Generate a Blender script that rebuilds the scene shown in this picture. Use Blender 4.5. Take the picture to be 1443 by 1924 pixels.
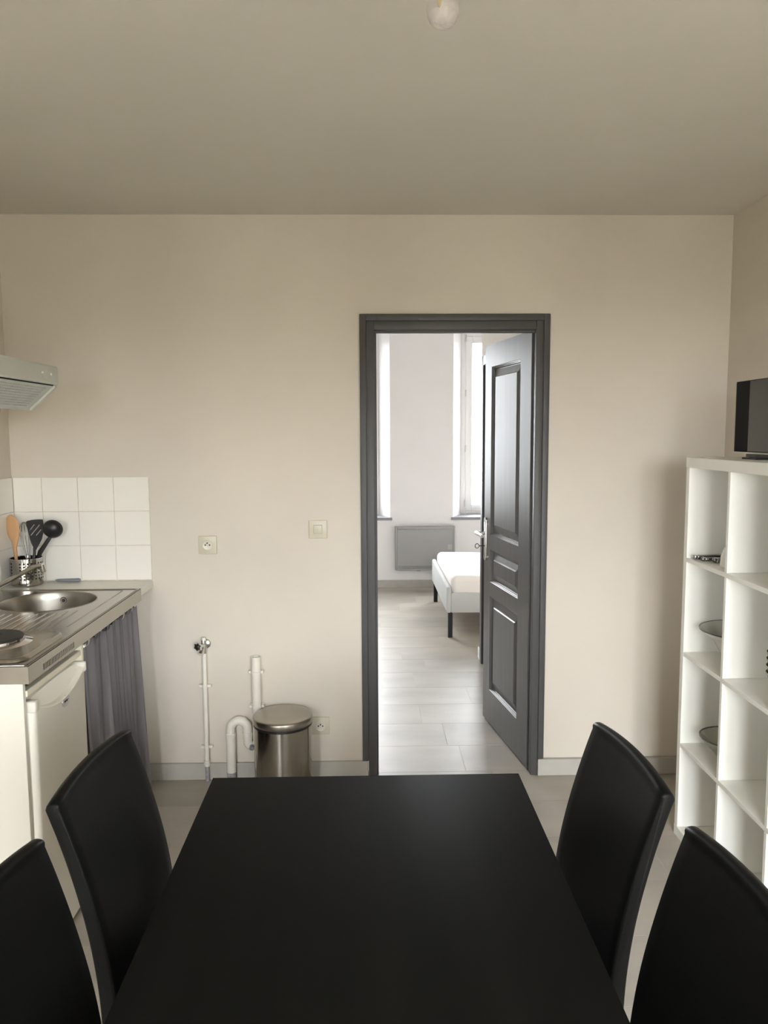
import bpy, bmesh, math, random
from mathutils import Vector, Matrix
random.seed(7)
PI = math.pi
for o in list(bpy.data.objects):
    bpy.data.objects.remove(o, do_unlink=True)
scene = bpy.context.scene
C = scene.collection

# ------------------------------------------------------------------ camera
def make_camera():
    W, H, f = 1443.0, 1924.0, 1455.0
    d = Vector((688 - W / 2, 813 - H / 2, f)).normalized()      # room depth axis as the lens sees it
    roll = math.radians(0.42)
    dn = Vector((math.sin(roll), math.cos(roll), 0)); dn = (dn - d * dn.dot(d)).normalized()
    r = dn.cross(d)
    X, Y, Z = r, d, -dn
    def world(v): return Vector((X.dot(v), Y.dot(v), Z.dot(v)))
    right, up, back = world(Vector((1, 0, 0))), world(Vector((0, -1, 0))), world(Vector((0, 0, -1)))
    m = Matrix((right, up, back)).transposed().to_4x4()
    m.translation = (0, 0, 1.575)
    cd = bpy.data.cameras.new('camera'); co = bpy.data.objects.new('camera', cd); C.objects.link(co)
    cd.sensor_fit = 'VERTICAL'; cd.sensor_height = 36.0; cd.lens = 36.0 * f / H
    cd.clip_start = 0.02; cd.clip_end = 200
    co.matrix_world = m
    scene.camera = co
make_camera()

# ------------------------------------------------------------------ sky, window portals, exposure
world = bpy.data.worlds.new('sky'); scene.world = world; world.use_nodes = True
bg = world.node_tree.nodes['Background']
bg.inputs['Color'].default_value = (0.93, 0.97, 1.0, 1)
bg.inputs['Strength'].default_value = 1.0
scene.view_settings.view_transform = 'Standard'
scene.view_settings.look = 'None'
scene.view_settings.gamma = 1.0
scene.view_settings.use_curve_mapping = False
scene.view_settings.exposure = 5.52
cy = scene.cycles
cy.use_denoising = True
cy.max_bounces = 14; cy.diffuse_bounces = 8; cy.glossy_bounces = 6; cy.transmission_bounces = 10; cy.transparent_max_bounces = 16
cy.caustics_reflective = False; cy.caustics_refractive = False
cy.sample_clamp_indirect = 20.0

YB = 3.4265       # kitchen back wall
YR = -0.85         # kitchen rear wall (behind the viewer)
XL, XR = -1.555, 1.597
ZC = 2.503
YF = 7.79         # bedroom far wall
BXL, BXR, BZC = -2.3, 2.9, 2.95

def portal(loc, direction, sx, sy):
    l = bpy.data.lights.new('window_daylight', 'AREA'); l.shape = 'RECTANGLE'; l.size = sx; l.size_y = sy
    l.cycles.is_portal = True
    o = bpy.data.objects.new('window_daylight', l); C.objects.link(o); o.location = loc
    o.rotation_euler = Vector(direction).to_track_quat('-Z', 'Y').to_euler()
REAR_WINDOWS = [(-1.35, -0.60, 0.10, 2.15), (0.00, 1.50, 0.10, 2.15)]
FAR_WINDOWS = [(-0.88, 0.127, 0.72, 2.60), (0.983, 1.94, 0.72, 2.60)]
for (a, b, c, d) in REAR_WINDOWS:
    portal(((a + b) / 2, YR - 0.33, (c + d) / 2), (0, 1, 0), b - a, d - c)
for (a, b, c, d) in FAR_WINDOWS:
    portal(((a + b) / 2, YF + 0.36, (c + d) / 2), (0, -1, 0), b - a, d - c)

# ------------------------------------------------------------------ materials
def mat(name, col, rough=0.5, metal=0.0, spec=0.5, noise=None, bump=None, trans=0.0, ior=1.45, coat=0.0, rand=0.0):
    """procedural principled; noise=(scale, amount, stretch) varies colour; bump=(scale, strength, stretch)"""
    m = bpy.data.materials.new(name); m.use_nodes = True
    nt = m.node_tree; p = nt.nodes['Principled BSDF']
    p.inputs['Base Color'].default_value = (*col, 1)
    p.inputs['Roughness'].default_value = rough
    p.inputs['Metallic'].default_value = metal
    p.inputs['Specular IOR Level'].default_value = spec
    p.inputs['IOR'].default_value = ior
    p.inputs['Transmission Weight'].default_value = trans
    p.inputs['Coat Weight'].default_value = coat
    tc = nt.nodes.new('ShaderNodeTexCoord')
    def tex(scale, stretch, detail=4):
        mp = nt.nodes.new('ShaderNodeMapping'); mp.inputs['Scale'].default_value = stretch
        nt.links.new(tc.outputs['Object'], mp.inputs['Vector'])
        n = nt.nodes.new('ShaderNodeTexNoise'); n.inputs['Scale'].default_value = scale; n.inputs['Detail'].default_value = detail
        if rand:
            n.noise_dimensions = '4D'
            oi = nt.nodes.new('ShaderNodeObjectInfo'); ml = nt.nodes.new('ShaderNodeMath'); ml.operation = 'MULTIPLY'; ml.inputs[1].default_value = 40
            nt.links.new(oi.outputs['Random'], ml.inputs[0]); nt.links.new(ml.outputs[0], n.inputs['W'])
        nt.links.new(mp.outputs[0], n.inputs['Vector'])
        return n
    if noise:
        sc, amt, st = noise
        n = tex(sc, st)
        mr = nt.nodes.new('ShaderNodeMapRange'); mr.inputs['From Min'].default_value = 0.3; mr.inputs['From Max'].default_value = 0.7
        mr.inputs['To Min'].default_value = 1 - amt; mr.inputs['To Max'].default_value = 1 + amt
        nt.links.new(n.outputs['Fac'], mr.inputs['Value'])
        last = mr.outputs[0]
        if rand:
            oi = nt.nodes.new('ShaderNodeObjectInfo')
            m2 = nt.nodes.new('ShaderNodeMapRange'); m2.inputs['To Min'].default_value = 1 - rand; m2.inputs['To Max'].default_value = 1 + rand
            nt.links.new(oi.outputs['Random'], m2.inputs['Value'])
            mm = nt.nodes.new('ShaderNodeMath'); mm.operation = 'MULTIPLY'
            nt.links.new(last, mm.inputs[0]); nt.links.new(m2.outputs[0], mm.inputs[1]); last = mm.outputs[0]
        vm = nt.nodes.new('ShaderNodeVectorMath'); vm.operation = 'SCALE'; vm.inputs[0].default_value = col
        nt.links.new(last, vm.inputs['Scale']); nt.links.new(vm.outputs[0], p.inputs['Base Color'])
    if bump:
        sc, s, st = bump
        n = tex(sc, st, 6)
        b = nt.nodes.new('ShaderNodeBump'); b.inputs['Strength'].default_value = s; b.inputs['Distance'].default_value = 0.002
        nt.links.new(n.outputs['Fac'], b.inputs['Height']); nt.links.new(b.outputs[0], p.inputs['Normal'])
    return m
def pane_mat(name, tint=(1, 1, 1), gloss=0.06):
    m = bpy.data.materials.new(name); m.use_nodes = True; nt = m.node_tree
    for n in list(nt.nodes): nt.nodes.remove(n)
    out = nt.nodes.new('ShaderNodeOutputMaterial'); mx = nt.nodes.new('ShaderNodeMixShader')
    t = nt.nodes.new('ShaderNodeBsdfTransparent'); t.inputs[0].default_value = (*tint, 1)
    g = nt.nodes.new('ShaderNodeBsdfGlossy'); g.inputs['Roughness'].default_value = 0.03
    lw = nt.nodes.new('ShaderNodeLayerWeight'); lw.inputs['Blend'].default_value = 0.25
    mr = nt.nodes.new('ShaderNodeMapRange'); mr.inputs['To Min'].default_value = gloss; mr.inputs['To Max'].default_value = 0.75
    nt.links.new(lw.outputs['Facing'], mr.inputs['Value']); nt.links.new(mr.outputs[0], mx.inputs[0])
    nt.links.new(t.outputs[0], mx.inputs[1]); nt.links.new(g.outputs[0], mx.inputs[2]); nt.links.new(mx.outputs[0], out.inputs[0])
    return m
def milky(name):
    m = pane_mat(name, (0.97, 0.96, 0.96), 0.09); nt = m.node_tree
    out = next(n for n in nt.nodes if n.type == 'OUTPUT_MATERIAL'); old = out.inputs[0].links[0].from_socket
    d = nt.nodes.new('ShaderNodeBsdfDiffuse'); d.inputs[0].default_value = (0.80, 0.755, 0.735, 1)
    mx = nt.nodes.new('ShaderNodeMixShader'); mx.inputs[0].default_value = 0.22
    nt.links.new(old, mx.inputs[1]); nt.links.new(d.outputs[0], mx.inputs[2]); nt.links.new(mx.outputs[0], out.inputs[0])
    return m
U = (1, 1, 1)
M = dict(
    wall=mat('warm_lit_wall_paint', (0.635, 0.582, 0.512), 0.75, spec=0.25, noise=(2.2, 0.025, U), bump=(60, 0.12, U)),  # the kitchen's warm daylight is put into this copy of the wall colour
    ceiling=mat('ceiling_paint', (0.635, 0.612, 0.545), 0.85, spec=0.2, noise=(1.5, 0.02, U), bump=(50, 0.1, U)),
    bedwall=mat('cool_lit_wall_paint', (0.82, 0.805, 0.805), 0.8, spec=0.2, noise=(2.0, 0.02, U), bump=(60, 0.1, U)),  # same wall paint, the bedroom's cooler daylight put into the colour
    grout_floor=mat('floor_grout', (0.50, 0.46, 0.40), 0.85),
    tile=mat('grey_floor_tile', (0.375, 0.345, 0.298), 0.40, spec=0.4, noise=(3.2, 0.15, (0.6, 1.5, 1)), bump=(25, 0.06, U), rand=0.04),
    plinth=mat('grey_tile_plinth', (0.43, 0.41, 0.37), 0.5, noise=(7, 0.07, U)),
    walltile=mat('white_glazed_tile', (0.80, 0.775, 0.725), 0.16, spec=0.5, noise=(5, 0.012, U), bump=(9, 0.05, U)),
    grout=mat('tile_grout', (0.62, 0.57, 0.49), 0.9, noise=(30, 0.15, U)),
    greypaint=mat('grey_satin_paint', (0.073, 0.072, 0.0725), 0.45, spec=0.35, noise=(8, 0.04, (1, 1, 0.2)), bump=(22, 0.08, (3, 3, 0.25))),
    doorgrey=mat('grey_door_paint', (0.092, 0.091, 0.091), 0.33, spec=0.42, noise=(5, 0.10, (5, 5, 0.4)), bump=(14, 0.16, (6, 6, 0.35))),
    white=mat('white_lacquer', (0.87, 0.865, 0.82), 0.35, spec=0.4),
    whitepaint=mat('white_gloss_paint', (0.82, 0.82, 0.81), 0.35),
    bodywhite=mat('white_appliance_enamel', (0.86, 0.83, 0.745), 0.3, spec=0.5, bump=(120, 0.03, U)),
    cream=mat('cream_laminate', (0.77, 0.72, 0.58), 0.45),
    panel=mat('white_laminate', (0.68, 0.655, 0.585), 0.4),
    worktop=mat('pale_worktop_laminate', (0.73, 0.72, 0.655), 0.3, noise=(40, 0.02, U)),
    steel=mat('brushed_steel', (0.42, 0.398, 0.36), 0.24, 1.0, noise=(30, 0.03, (1, 12, 1)), bump=(60, 0.03, (1, 14, 1))),
    bowlsteel=mat('basin_steel', (0.35, 0.325, 0.285), 0.34, 1.0, noise=(25, 0.04, U)),
    chrome=mat('chrome', (0.72, 0.71, 0.70), 0.09, 1.0),
    binsteel=mat('bin_steel', (0.42, 0.395, 0.35), 0.13, 1.0, noise=(20, 0.03, (1, 1, 20)), bump=(60, 0.02, (1, 1, 20))),
    lidsteel=mat('lid_steel', (0.41, 0.385, 0.34), 0.3, 1.0, noise=(9, 0.07, U)),
    alu=mat('satin_aluminium', (0.62, 0.61, 0.58), 0.3, 1.0),
    darkmetal=mat('dark_metal', (0.05, 0.05, 0.05), 0.4, 0.8),
    slot=mat('slot_dark', (0.02, 0.02, 0.02), 0.8),
    hotplate=mat('cast_iron_hotplate', (0.028, 0.025, 0.023), 0.5, noise=(40, 0.2, U), bump=(80, 0.1, U)),
    hood=mat('pale_grey_hood_enamel', (0.56, 0.585, 0.535), 0.38),
    hoodgrille=mat('grey_hood_filter', (0.52, 0.545, 0.50), 0.45),
    curtain=mat('grey_violet_cotton', (0.175, 0.165, 0.172), 0.9, spec=0.1, noise=(6, 0.14, (1, 1, 0.5)), bump=(220, 0.2, U)),
    paleloop=mat('pale_cotton_tab', (0.42, 0.40, 0.36), 0.9, spec=0.1),
    darksteel=mat('polished_dark_steel', (0.30, 0.29, 0.28), 0.14, 1.0),
    hook=mat('ivory_plastic', (0.80, 0.76, 0.66), 0.4),
    wood=mat('pale_beech_wood', (0.52, 0.30, 0.145), 0.55, noise=(26, 0.13, (1, 1, 0.06))),
    blackplastic=mat('black_nylon', (0.012, 0.012, 0.013), 0.35, spec=0.5),
    greyplastic=mat('grey_blue_plastic', (0.20, 0.21, 0.235), 0.4),
    ivory=mat('ivory_switch_plastic', (0.57, 0.53, 0.425), 0.35),
    ivorylight=mat('pale_ivory_plastic', (0.65, 0.61, 0.51), 0.3),
    pipe=mat('white_painted_pipe', (0.78, 0.745, 0.67), 0.4, noise=(20, 0.03, U), bump=(40, 0.1, U)),
    pipegrey=mat('bare_grey_pipe', (0.30, 0.30, 0.31), 0.6, noise=(60, 0.3, U)),
    table=mat('black_brown_tabletop', (0.0045, 0.0044, 0.0036), 0.64, spec=0.08, noise=(12, 0.22, (1, 0.06, 1)), bump=(60, 0.12, (1, 0.05, 1))),
    leather=mat('black_faux_leather', (0.004, 0.004, 0.0038), 0.42, spec=0.12, bump=(260, 0.08, U)),
    thread=mat('black_thread', (0.006, 0.006, 0.006), 0.8, spec=0.1),
    screen=mat('black_glass_screen', (0.012, 0.013, 0.015), 0.05, spec=1.0),
    tvbezel=mat('dark_tv_bezel', (0.016, 0.016, 0.017), 0.6, spec=0.2),
    mattblack=mat('matt_black_reflection', (0.006, 0.006, 0.006), 0.6, spec=0.15),  # for the dark reflection strip on the television
    darkwire=mat('dark_steel_wire', (0.28, 0.275, 0.265), 0.25, 1.0),
    potsteel=mat('pot_steel', (0.44, 0.415, 0.375), 0.12, 1.0),
    silver=mat('silver_plastic', (0.60, 0.59, 0.57), 0.3, 0.6),
    porcelain=mat('white_porcelain', (0.72, 0.71, 0.66), 0.2, coat=0.4),
    greyglaze=mat('dark_grey_glaze', (0.075, 0.072, 0.068), 0.25, coat=0.4),
    radiator=mat('grey_convector_paint', (0.33, 0.33, 0.325), 0.4, bump=(200, 0.04, (0.2, 0.2, 1))),
    radiatorlight=mat('pale_grille_paint', (0.42, 0.42, 0.41), 0.45),
    sheet=mat('white_bed_sheet', (0.86, 0.83, 0.80), 0.85, spec=0.1, bump=(18, 0.5, U)),
    bedgrey=mat('grey_upholstery', (0.56, 0.575, 0.57), 0.85, spec=0.15, bump=(300, 0.3, U)),
    black=mat('black_steel_leg', (0.01, 0.01, 0.011), 0.45),
    sill=mat('grey_window_sill', (0.25, 0.25, 0.265), 0.5),
    brass=mat('yellow_filament_support', (0.55, 0.42, 0.12), 0.4),
    pane=pane_mat('window_glass'),
    clearglass=pane_mat('clear_glass', (0.90, 0.91, 0.88), 0.05),
    bulbglass=milky('milky_bulb_glass'),
    street=mat('street_asphalt', (0.10, 0.097, 0.093), 0.9, noise=(2, 0.1, U)),
    facade=mat('warm_rendered_facade', (0.20, 0.17, 0.135), 0.9, noise=(0.8, 0.06, U)),
)

# ------------------------------------------------------------------ mesh helpers
class B:
    def __init__(s): s.bm = bmesh.new()
    def box(s, x0, x1, y0, y1, z0, z1, bev=0.0, seg=2):
        vs = [s.bm.verts.new((x, y, z)) for z in (z0, z1) for y in (y0, y1) for x in (x0, x1)]
        fs = [s.bm.faces.new([vs[i] for i in q]) for q in ((0, 2, 3, 1), (4, 5, 7, 6), (0, 1, 5, 4), (2, 6, 7, 3), (0, 4, 6, 2), (1, 3, 7, 5))]
        if bev: bmesh.ops.bevel(s.bm, geom=list({e for f in fs for e in f.edges}), offset=bev, segments=seg, affect='EDGES', profile=0.5)
        return s
    def hexa(s, p):
        """8 corners: bottom ring 0-3, top ring 4-7"""
        vs = [s.bm.verts.new(q) for q in p]
        for q in ((3, 2, 1, 0), (4, 5, 6, 7), (0, 1, 5, 4), (1, 2, 6, 5), (2, 3, 7, 6), (3, 0, 4, 7)): s.bm.faces.new([vs[i] for i in q])
        return s
    def rings(s, rings, cap=True, closed=True):
        R = [[s.bm.verts.new(p) for p in r] for r in rings]
        n = len(R[0])
        for a, b in zip(R, R[1:]):
            for i in range(n if closed else n - 1):
                j = (i + 1) % n
                s.bm.faces.new((a[i], a[j], b[j], b[i]))
        if cap and closed:
            s.bm.faces.new(R[0][::-1]); s.bm.faces.new(R[-1])
        return s
    def tube(s, path, r, seg=10, cap=True):
        path = [Vector(p) for p in path]
        rr = r if isinstance(r, (list, tuple)) else [r] * len(path)
        t0 = (path[1] - path[0]).normalized()
        a = t0.orthogonal().normalized(); out = []
        for i, p in enumerate(path):
            t = (path[min(i + 1, len(path) - 1)] - path[max(i - 1, 0)]).normalized()
            a = (a - t * a.dot(t)).normalized(); b = t.cross(a)
            out.append([p + (a * math.cos(2 * PI * k / seg) + b * math.sin(2 * PI * k / seg)) * rr[i] for k in range(seg)])
        return s.rings(out, cap)
    def cyl(s, p0, p1, r, r1=None, seg=24): return s.tube([p0, p1], [r, r if r1 is None else r1], seg)
    def lathe(s, prof, c=(0, 0, 0), seg=32, cap=False, axis=None):
        """prof [(radius, height)] around axis (default z) at c"""
        q = Vector((0, 0, 1)).rotation_difference(Vector(axis)) if axis else None
        rs = []
        for r, h in prof:
            ring = []
            for k in range(seg):
                v = Vector((r * math.cos(2 * PI * k / seg), r * math.sin(2 * PI * k / seg), h))
                if q: v = q @ v
                ring.append(v + Vector(c))
            rs.append(ring)
        s.rings(rs, cap)
        return s
    def loft(s, secs, seg=16):
        """secs: (centre, half-width vector, half-depth vector)"""
        return s.rings([[Vector(c) + Vector(u) * math.cos(2 * PI * k / seg) + Vector(v) * math.sin(2 * PI * k / seg) for k in range(seg)] for c, u, v in secs])
    def fill(s, loops, n, thick=0.0):
        """flat polygon with holes: loops of 3d points, filled and thickened along -n"""
        es = []
        for lp in loops:
            vs = [s.bm.verts.new(p) for p in lp]
            es += [s.bm.edges.new((vs[i], vs[(i + 1) % len(vs)])) for i in range(len(vs))]
        g = bmesh.ops.triangle_fill(s.bm, use_beauty=True, use_dissolve=False, edges=es, normal=n)
        fs = [f for f in g['geom'] if isinstance(f, bmesh.types.BMFace)]
        if thick:
            e = bmesh.ops.extrude_face_region(s.bm, geom=fs)
            bmesh.ops.translate(s.bm, verts=[v for v in e['geom'] if isinstance(v, bmesh.types.BMVert)], vec=-Vector(n).normalized() * thick)
        return s
    def prism(s, pts, vec):
        a = [s.bm.verts.new(p) for p in pts]; b = [s.bm.verts.new(Vector(p) + Vector(vec)) for p in pts]
        n = len(a)
        s.bm.faces.new(a[::-1]); s.bm.faces.new(b)
        for i in range(n): s.bm.faces.new((a[i], a[(i + 1) % n], b[(i + 1) % n], b[i]))
        return s
    def grid(s, fn, nu, nv):
        vs = [[s.bm.verts.new(fn(i / nu, j / nv)) for j in range(nv + 1)] for i in range(nu + 1)]
        for i in range(nu):
            for j in range(nv): s.bm.faces.new((vs[i][j], vs[i + 1][j], vs[i + 1][j + 1], vs[i][j + 1]))
        return s
    def xf(s, m): bmesh.ops.transform(s.bm, matrix=m, verts=s.bm.verts); return s

WM = {}
def make(name, b, m, parent=None, angle=35, solid=None):
    """one mesh object from a builder in world coordinates; solid = thickness of a sheet"""
    bm = b.bm
    bmesh.ops.recalc_face_normals(bm, faces=bm.faces)
    w = WM.get(parent.name, Matrix()) if parent else Matrix()
    if parent: bmesh.ops.transform(bm, matrix=w.inverted(), verts=bm.verts)
    for f in bm.faces: f.smooth = True
    me = bpy.data.meshes.new(name); bm.to_mesh(me); bm.free()
    me.set_sharp_from_angle(angle=math.radians(angle))
    me.materials.append(m)
    o = bpy.data.objects.new(name, me); C.objects.link(o)
    if parent: o.parent = parent
    WM[o.name] = w
    if solid:
        md = o.modifiers.new('thickness', 'SOLIDIFY'); md.thickness = solid; md.offset = 0
    return o
def tag(o, label=None, cat=None, group=None, kind=None):
    for k, v in (('label', label), ('category', cat), ('group', group), ('kind', kind)):
        if v: o[k] = v
    return o
def thing(name, loc, label, cat, group=None, rz=0.0, kind=None):
    o = bpy.data.objects.new(name, None); C.objects.link(o)
    o.location = loc; o.rotation_euler = (0, 0, rz); o.empty_display_size = 0.1
    WM[o.name] = Matrix.Translation(loc) @ Matrix.Rotation(rz, 4, 'Z')
    return tag(o, label, cat, group, kind)
def copy_tree(o, parent=None):
    c = o.copy(); C.objects.link(c)
    if parent: c.parent = parent
    for ch in list(o.children): copy_tree(ch, c)
    return c
def struct(name, b, m, label, cat, parent=None):
    o = make(name, b, m, parent)
    return tag(o, label, cat, kind='structure') if parent is None else o

# ================================================================== THE SETTING
# ---- floor: a slab of grout carrying separate tiles
floor = struct('floor', B().box(BXL - 0.4, BXR + 0.2, YR - 0.3, YF + 0.4, -0.15, -0.0008), M['grout_floor'],
               'grey stone-look tiled floor running from the kitchen into the bedroom', 'floor')
TL, TD = 0.61, 0.30
tb = B().box(0.0008, TL - 0.0008, 0.0006, TD - 0.0006, -0.0009, 0.0, 0.0004, 1)
tile0 = make('tile', tb, M['tile'], floor)
ROW = {0: 0.455, 1: 0.40, 2: 0.293, 3: 0.604, 4: 0.292}
first = True
for k in range(-14, 14):
    y = 3.465 + TD * k
    if y < 0.4 or y > YF: continue
    off = ROW.get(k, (0.23 * k * k + 0.37 * k + 0.11) % TL)
    x = off - TL * math.ceil((off - XL) / TL)
    xmax = XR if y < YB - 0.2 else 2.0
    while x < xmax:
        if first: t = tile0; first = False
        else: t = tile0.copy(); C.objects.link(t)
        t.location = (x, y, 0)
        x += TL

# ---- walls
def holed(name, x0, x1, y0, y1, z0, z1, holes, axis, m, label):
    """wall box with rectangular openings; axis 'x': runs along x with y0..y1 its thickness; hole = (a0, a1, z0, z1)"""
    b = B()
    def bx(a0, a1, c0, c1):
        if a1 - a0 < 1e-4 or c1 - c0 < 1e-4: return
        if axis == 'x': b.box(a0, a1, y0, y1, c0, c1)
        else: b.box(x0, x1, a0, a1, c0, c1)
    a = x0 if axis == 'x' else y0; end = x1 if axis == 'x' else y1
    for (h0, h1, c0, c1) in sorted(holes):
        bx(a, h0, z0, z1); bx(h0, h1, z0, c0); bx(h0, h1, c1, z1); a = h1
    bx(a, end, z0, z1)
    return struct(name, b, m, label, 'wall')
YP = 3.49     # bedroom face of the partition that carries the door
wall_back = holed('wall_back', XL, XR, YB, YP, 0, ZC, [(0.0, 0.776, 0.0, 2.056)], 'x', M['wall'], 'cream-toned back wall around the open grey door')
wall_left = struct('wall_left', B().box(XL - 0.15, XL, YR - 0.1, YP, 0, ZC), M['wall'], 'cream wall behind the extractor hood and sink', 'wall')
wall_right = holed('wall_right', XR, XR + 0.30, YR - 0.1, YP, 0, ZC, [], 'y', M['wall'], 'cream wall behind the white cube shelf')
wall_rear = holed('wall_rear', XL - 0.15, XR + 0.30, YR - 0.35, YR, 0, ZC, REAR_WINDOWS, 'x', M['wall'], 'cream wall with two windows behind the viewer')
ceiling = struct('ceiling', B().box(XL - 0.15, XR + 0.30, YR - 0.35, YP, ZC, ZC + 0.12), M['ceiling'], 'matt greyish kitchen ceiling with the bulb hanging', 'ceiling')

def far_wall():
    b = B(); z0, z1 = 0, BZC; y0, y1 = YF, YF + 0.36; fr = YF + 0.27
    s = 0.11
    a = BXL - 0.2
    def quadbox(xf0, xf1, xb0, xb1, c0, c1):   # front x-range at y0, back x-range at fr
        b.hexa([(xf0, y0, c0), (xf1, y0, c0), (xb1, fr, c0), (xb0, fr, c0), (xf0, y0, c1), (xf1, y0, c1), (xb1, fr, c1), (xb0, fr, c1)])
        b.box(xb0, xb1, fr, y1, c0, c1)
    e0, e1 = BXL - 0.36, BXR + 0.2
    zb, zt = FAR_WINDOWS[0][2:]
    pf = pb_ = e0
    for (w0, w1, _, _) in FAR_WINDOWS:
        quadbox(pf, w0 - s, pb_, w0, z0, z1); pf, pb_ = w1 + s, w1
    quadbox(pf, e1, pb_, e1, z0, z1)
    for (w0, w1, _, _) in FAR_WINDOWS:
        quadbox(w0 - s, w1 + s, w0, w1, z0, zb - 0.03)
        b.hexa([(w0 - s, y0, zt + 0.10), (w1 + s, y0, zt + 0.10), (w1, fr, zt), (w0, fr, zt), (w0 - s, y0, z1), (w1 + s, y0, z1), (w1, fr, z1), (w0, fr, z1)])
        b.box(w0, w1, fr, y1, zt, z1)
    return struct('wall_far', b, M['bedwall'], 'pale bedroom end wall between two splayed window recesses', 'wall')
far_wall()
holed('wall_bedroom_left', BXL - 0.36, BXL, YP, YF + 0.3, 0, BZC, [], 'y', M['bedwall'], 'pale plain bedroom side wall opposite the bed')
struct('wall_bedroom_right', B().box(BXR, BXR + 0.15, 5.2, YF + 0.3, 0, BZC), M['bedwall'], 'pale bedroom wall at the head of the bed', 'wall')
PX = 0.785
DY0, DY1 = 4.42, 5.14
b = B().box(PX, PX + 0.08, YP, DY0, 0, BZC).box(PX, PX + 0.08, DY1, 5.295, 0, BZC).box(PX, PX + 0.08, DY0, DY1, 2.02, BZC)
b.box(PX + 0.08, BXR + 0.15, 5.215, 5.295, 0, BZC)
struct('wall_partition', b, M['wall'], 'narrow cream partition beside the open door leaf', 'wall')
struct('ceiling_bedroom', B().box(BXL - 0.36, BXR + 0.15, YP, YF + 0.4, BZC, BZC + 0.1), M['bedwall'], 'pale bedroom ceiling above the two windows', 'ceiling')
struct('wall_bedroom_front', B().box(BXL - 0.36, PX + 0.08, YP - 0.06, YP, ZC + 0.12, BZC + 0.1).box(BXL - 0.36, XL - 0.15, YP - 0.06, YP, -0.1, ZC + 0.12), M['bedwall'], 'pale bedroom wall strip above the door', 'wall')

# ---- tile splashback on the two walls of the kitchen corner
zr = [0.929, 1.084, 1.236, 1.388]
xc = [-1.549, -1.424, -1.268, -1.112, -0.957]
make('grout', B().box(XL + 0.0045, -0.957, YB - 0.0035, YB + 0.001, 0.926, 1.388), M['grout'], wall_back)
for i in range(4):
    for j in range(3):
        make('tile', B().box(xc[i] + 0.0013, xc[i + 1] - 0.0013, YB - 0.0065, YB, zr[j] + 0.0013, zr[j + 1] - 0.0013, 0.0012, 1), M['walltile'], wall_back)
make('grout', B().box(XL - 0.001, XL + 0.0035, 2.10, YB - 0.004, 0.926, 1.388), M['grout'], wall_left)
for i in range(8):
    y1 = YB - 0.008 - 0.156 * i
    for j in range(3):
        make('tile', B().box(XL, XL + 0.0065, y1 - 0.156 + 0.0013, y1 - 0.0013, zr[j] + 0.0013, zr[j + 1] - 0.0013, 0.0012, 1), M['walltile'], wall_left)

# ---- baseboards
BBL = 'grey tile baseboard along '
struct('baseboard_back', B().box(XL + 0.001, -0.002, YB - 0.012, YB, 0, 0.078, 0.002, 1), M['plinth'], BBL + 'the back wall, behind the pedal bin', 'baseboard')
struct('baseboard_right', B().box(0.778, XR, YB - 0.022, YB, 0, 0.078, 0.002, 1), M['plinth'], BBL + 'the back wall, between door frame and shelf', 'baseboard')
struct('baseboard_far', B().box(BXL, BXR, YF - 0.012, YF, 0, 0.078, 0.002, 1), M['plinth'], BBL + 'the bedroom wall under the convector heater', 'baseboard')
b = B().box(PX - 0.012, PX, 5.215, 5.307, 0, 0.075, 0.002, 1).box(PX - 0.012, PX + 0.3, 5.295, 5.307, 0, 0.075, 0.002, 1)
struct('baseboard_partition', b, M['whitepaint'], 'short pale baseboard at the end of the bedroom partition', 'baseboard')

# ---- door frame in the back wall
fo = B()
x0, x1, z1 = -0.026, 0.804, 2.085
for bx in ((x0, 0.001, 0.079, z1), (0.777, x1, 0.079, z1)): fo.box(bx[0], bx[1], YB - 0.018, YB, bx[2], bx[3], 0.003, 2)
fo.box(0.001, 0.777, YB - 0.018, YB, 2.056, z1, 0.003, 2)
trim1 = struct('trim_1', fo, M['greypaint'], 'grey painted frame around the open doorway', 'door frame')
fi = B().box(0.001, 0.037, YB - 0.012, YP - 0.005, 0, 2.056, 0.0025, 2).box(0.745, 0.777, YB - 0.012, YP - 0.022, 0, 2.056, 0.0025, 2).box(0.037, 0.745, YB - 0.012, YP - 0.022, 2.018, 2.056, 0.0025, 2)
make('jamb', fi, M['greypaint'], trim1)
fs = B().box(0.036, 0.047, YB + 0.020, YB + 0.045, 0, 2.010).box(0.036, 0.744, YB + 0.020, YB + 0.040, 2.008, 2.019)
make('door_stop', fs, M['greypaint'], trim1)

# ---- open door leaf
HP = Vector((0.737, 3.475, 0)); DV = Vector((-0.095, 0.64, 0)).normalized(); NV = Vector((-DV.y, DV.x, 0))   # NV: visible face outward (towards -x)
DL, DZ0, DZ1, DT = 0.685, 0.010, 2.024, 0.040
DM = Matrix(((DV.x, NV.x, 0, HP.x), (DV.y, NV.y, 0, HP.y), (0, 0, 1, 0), (0, 0, 0, 1)))   # local (u, n, z)
def dm(b): return b.xf(DM)
PAN = [(0.142, 0.578, 1.036, 1.911), (0.142, 0.578, 0.783, 0.955), (0.142, 0.578, 0.193, 0.708)]
lf = B()
u0, u1 = PAN[0][0], PAN[0][1]
lf.box(0, u0, -DT, 0, DZ0, DZ1); lf.box(u1, DL, -DT, 0, DZ0, DZ1)
zs = [DZ0, PAN[2][2], PAN[2][3], PAN[1][2], PAN[1][3], PAN[0][2], PAN[0][3], DZ1]
for k in (0, 2, 4, 6): lf.box(u0, u1, -DT, 0, zs[k], zs[k + 1])
door1 = struct('door_1', dm(lf), M['doorgrey'], 'grey panelled wooden door standing open into the bedroom', 'door')
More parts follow.
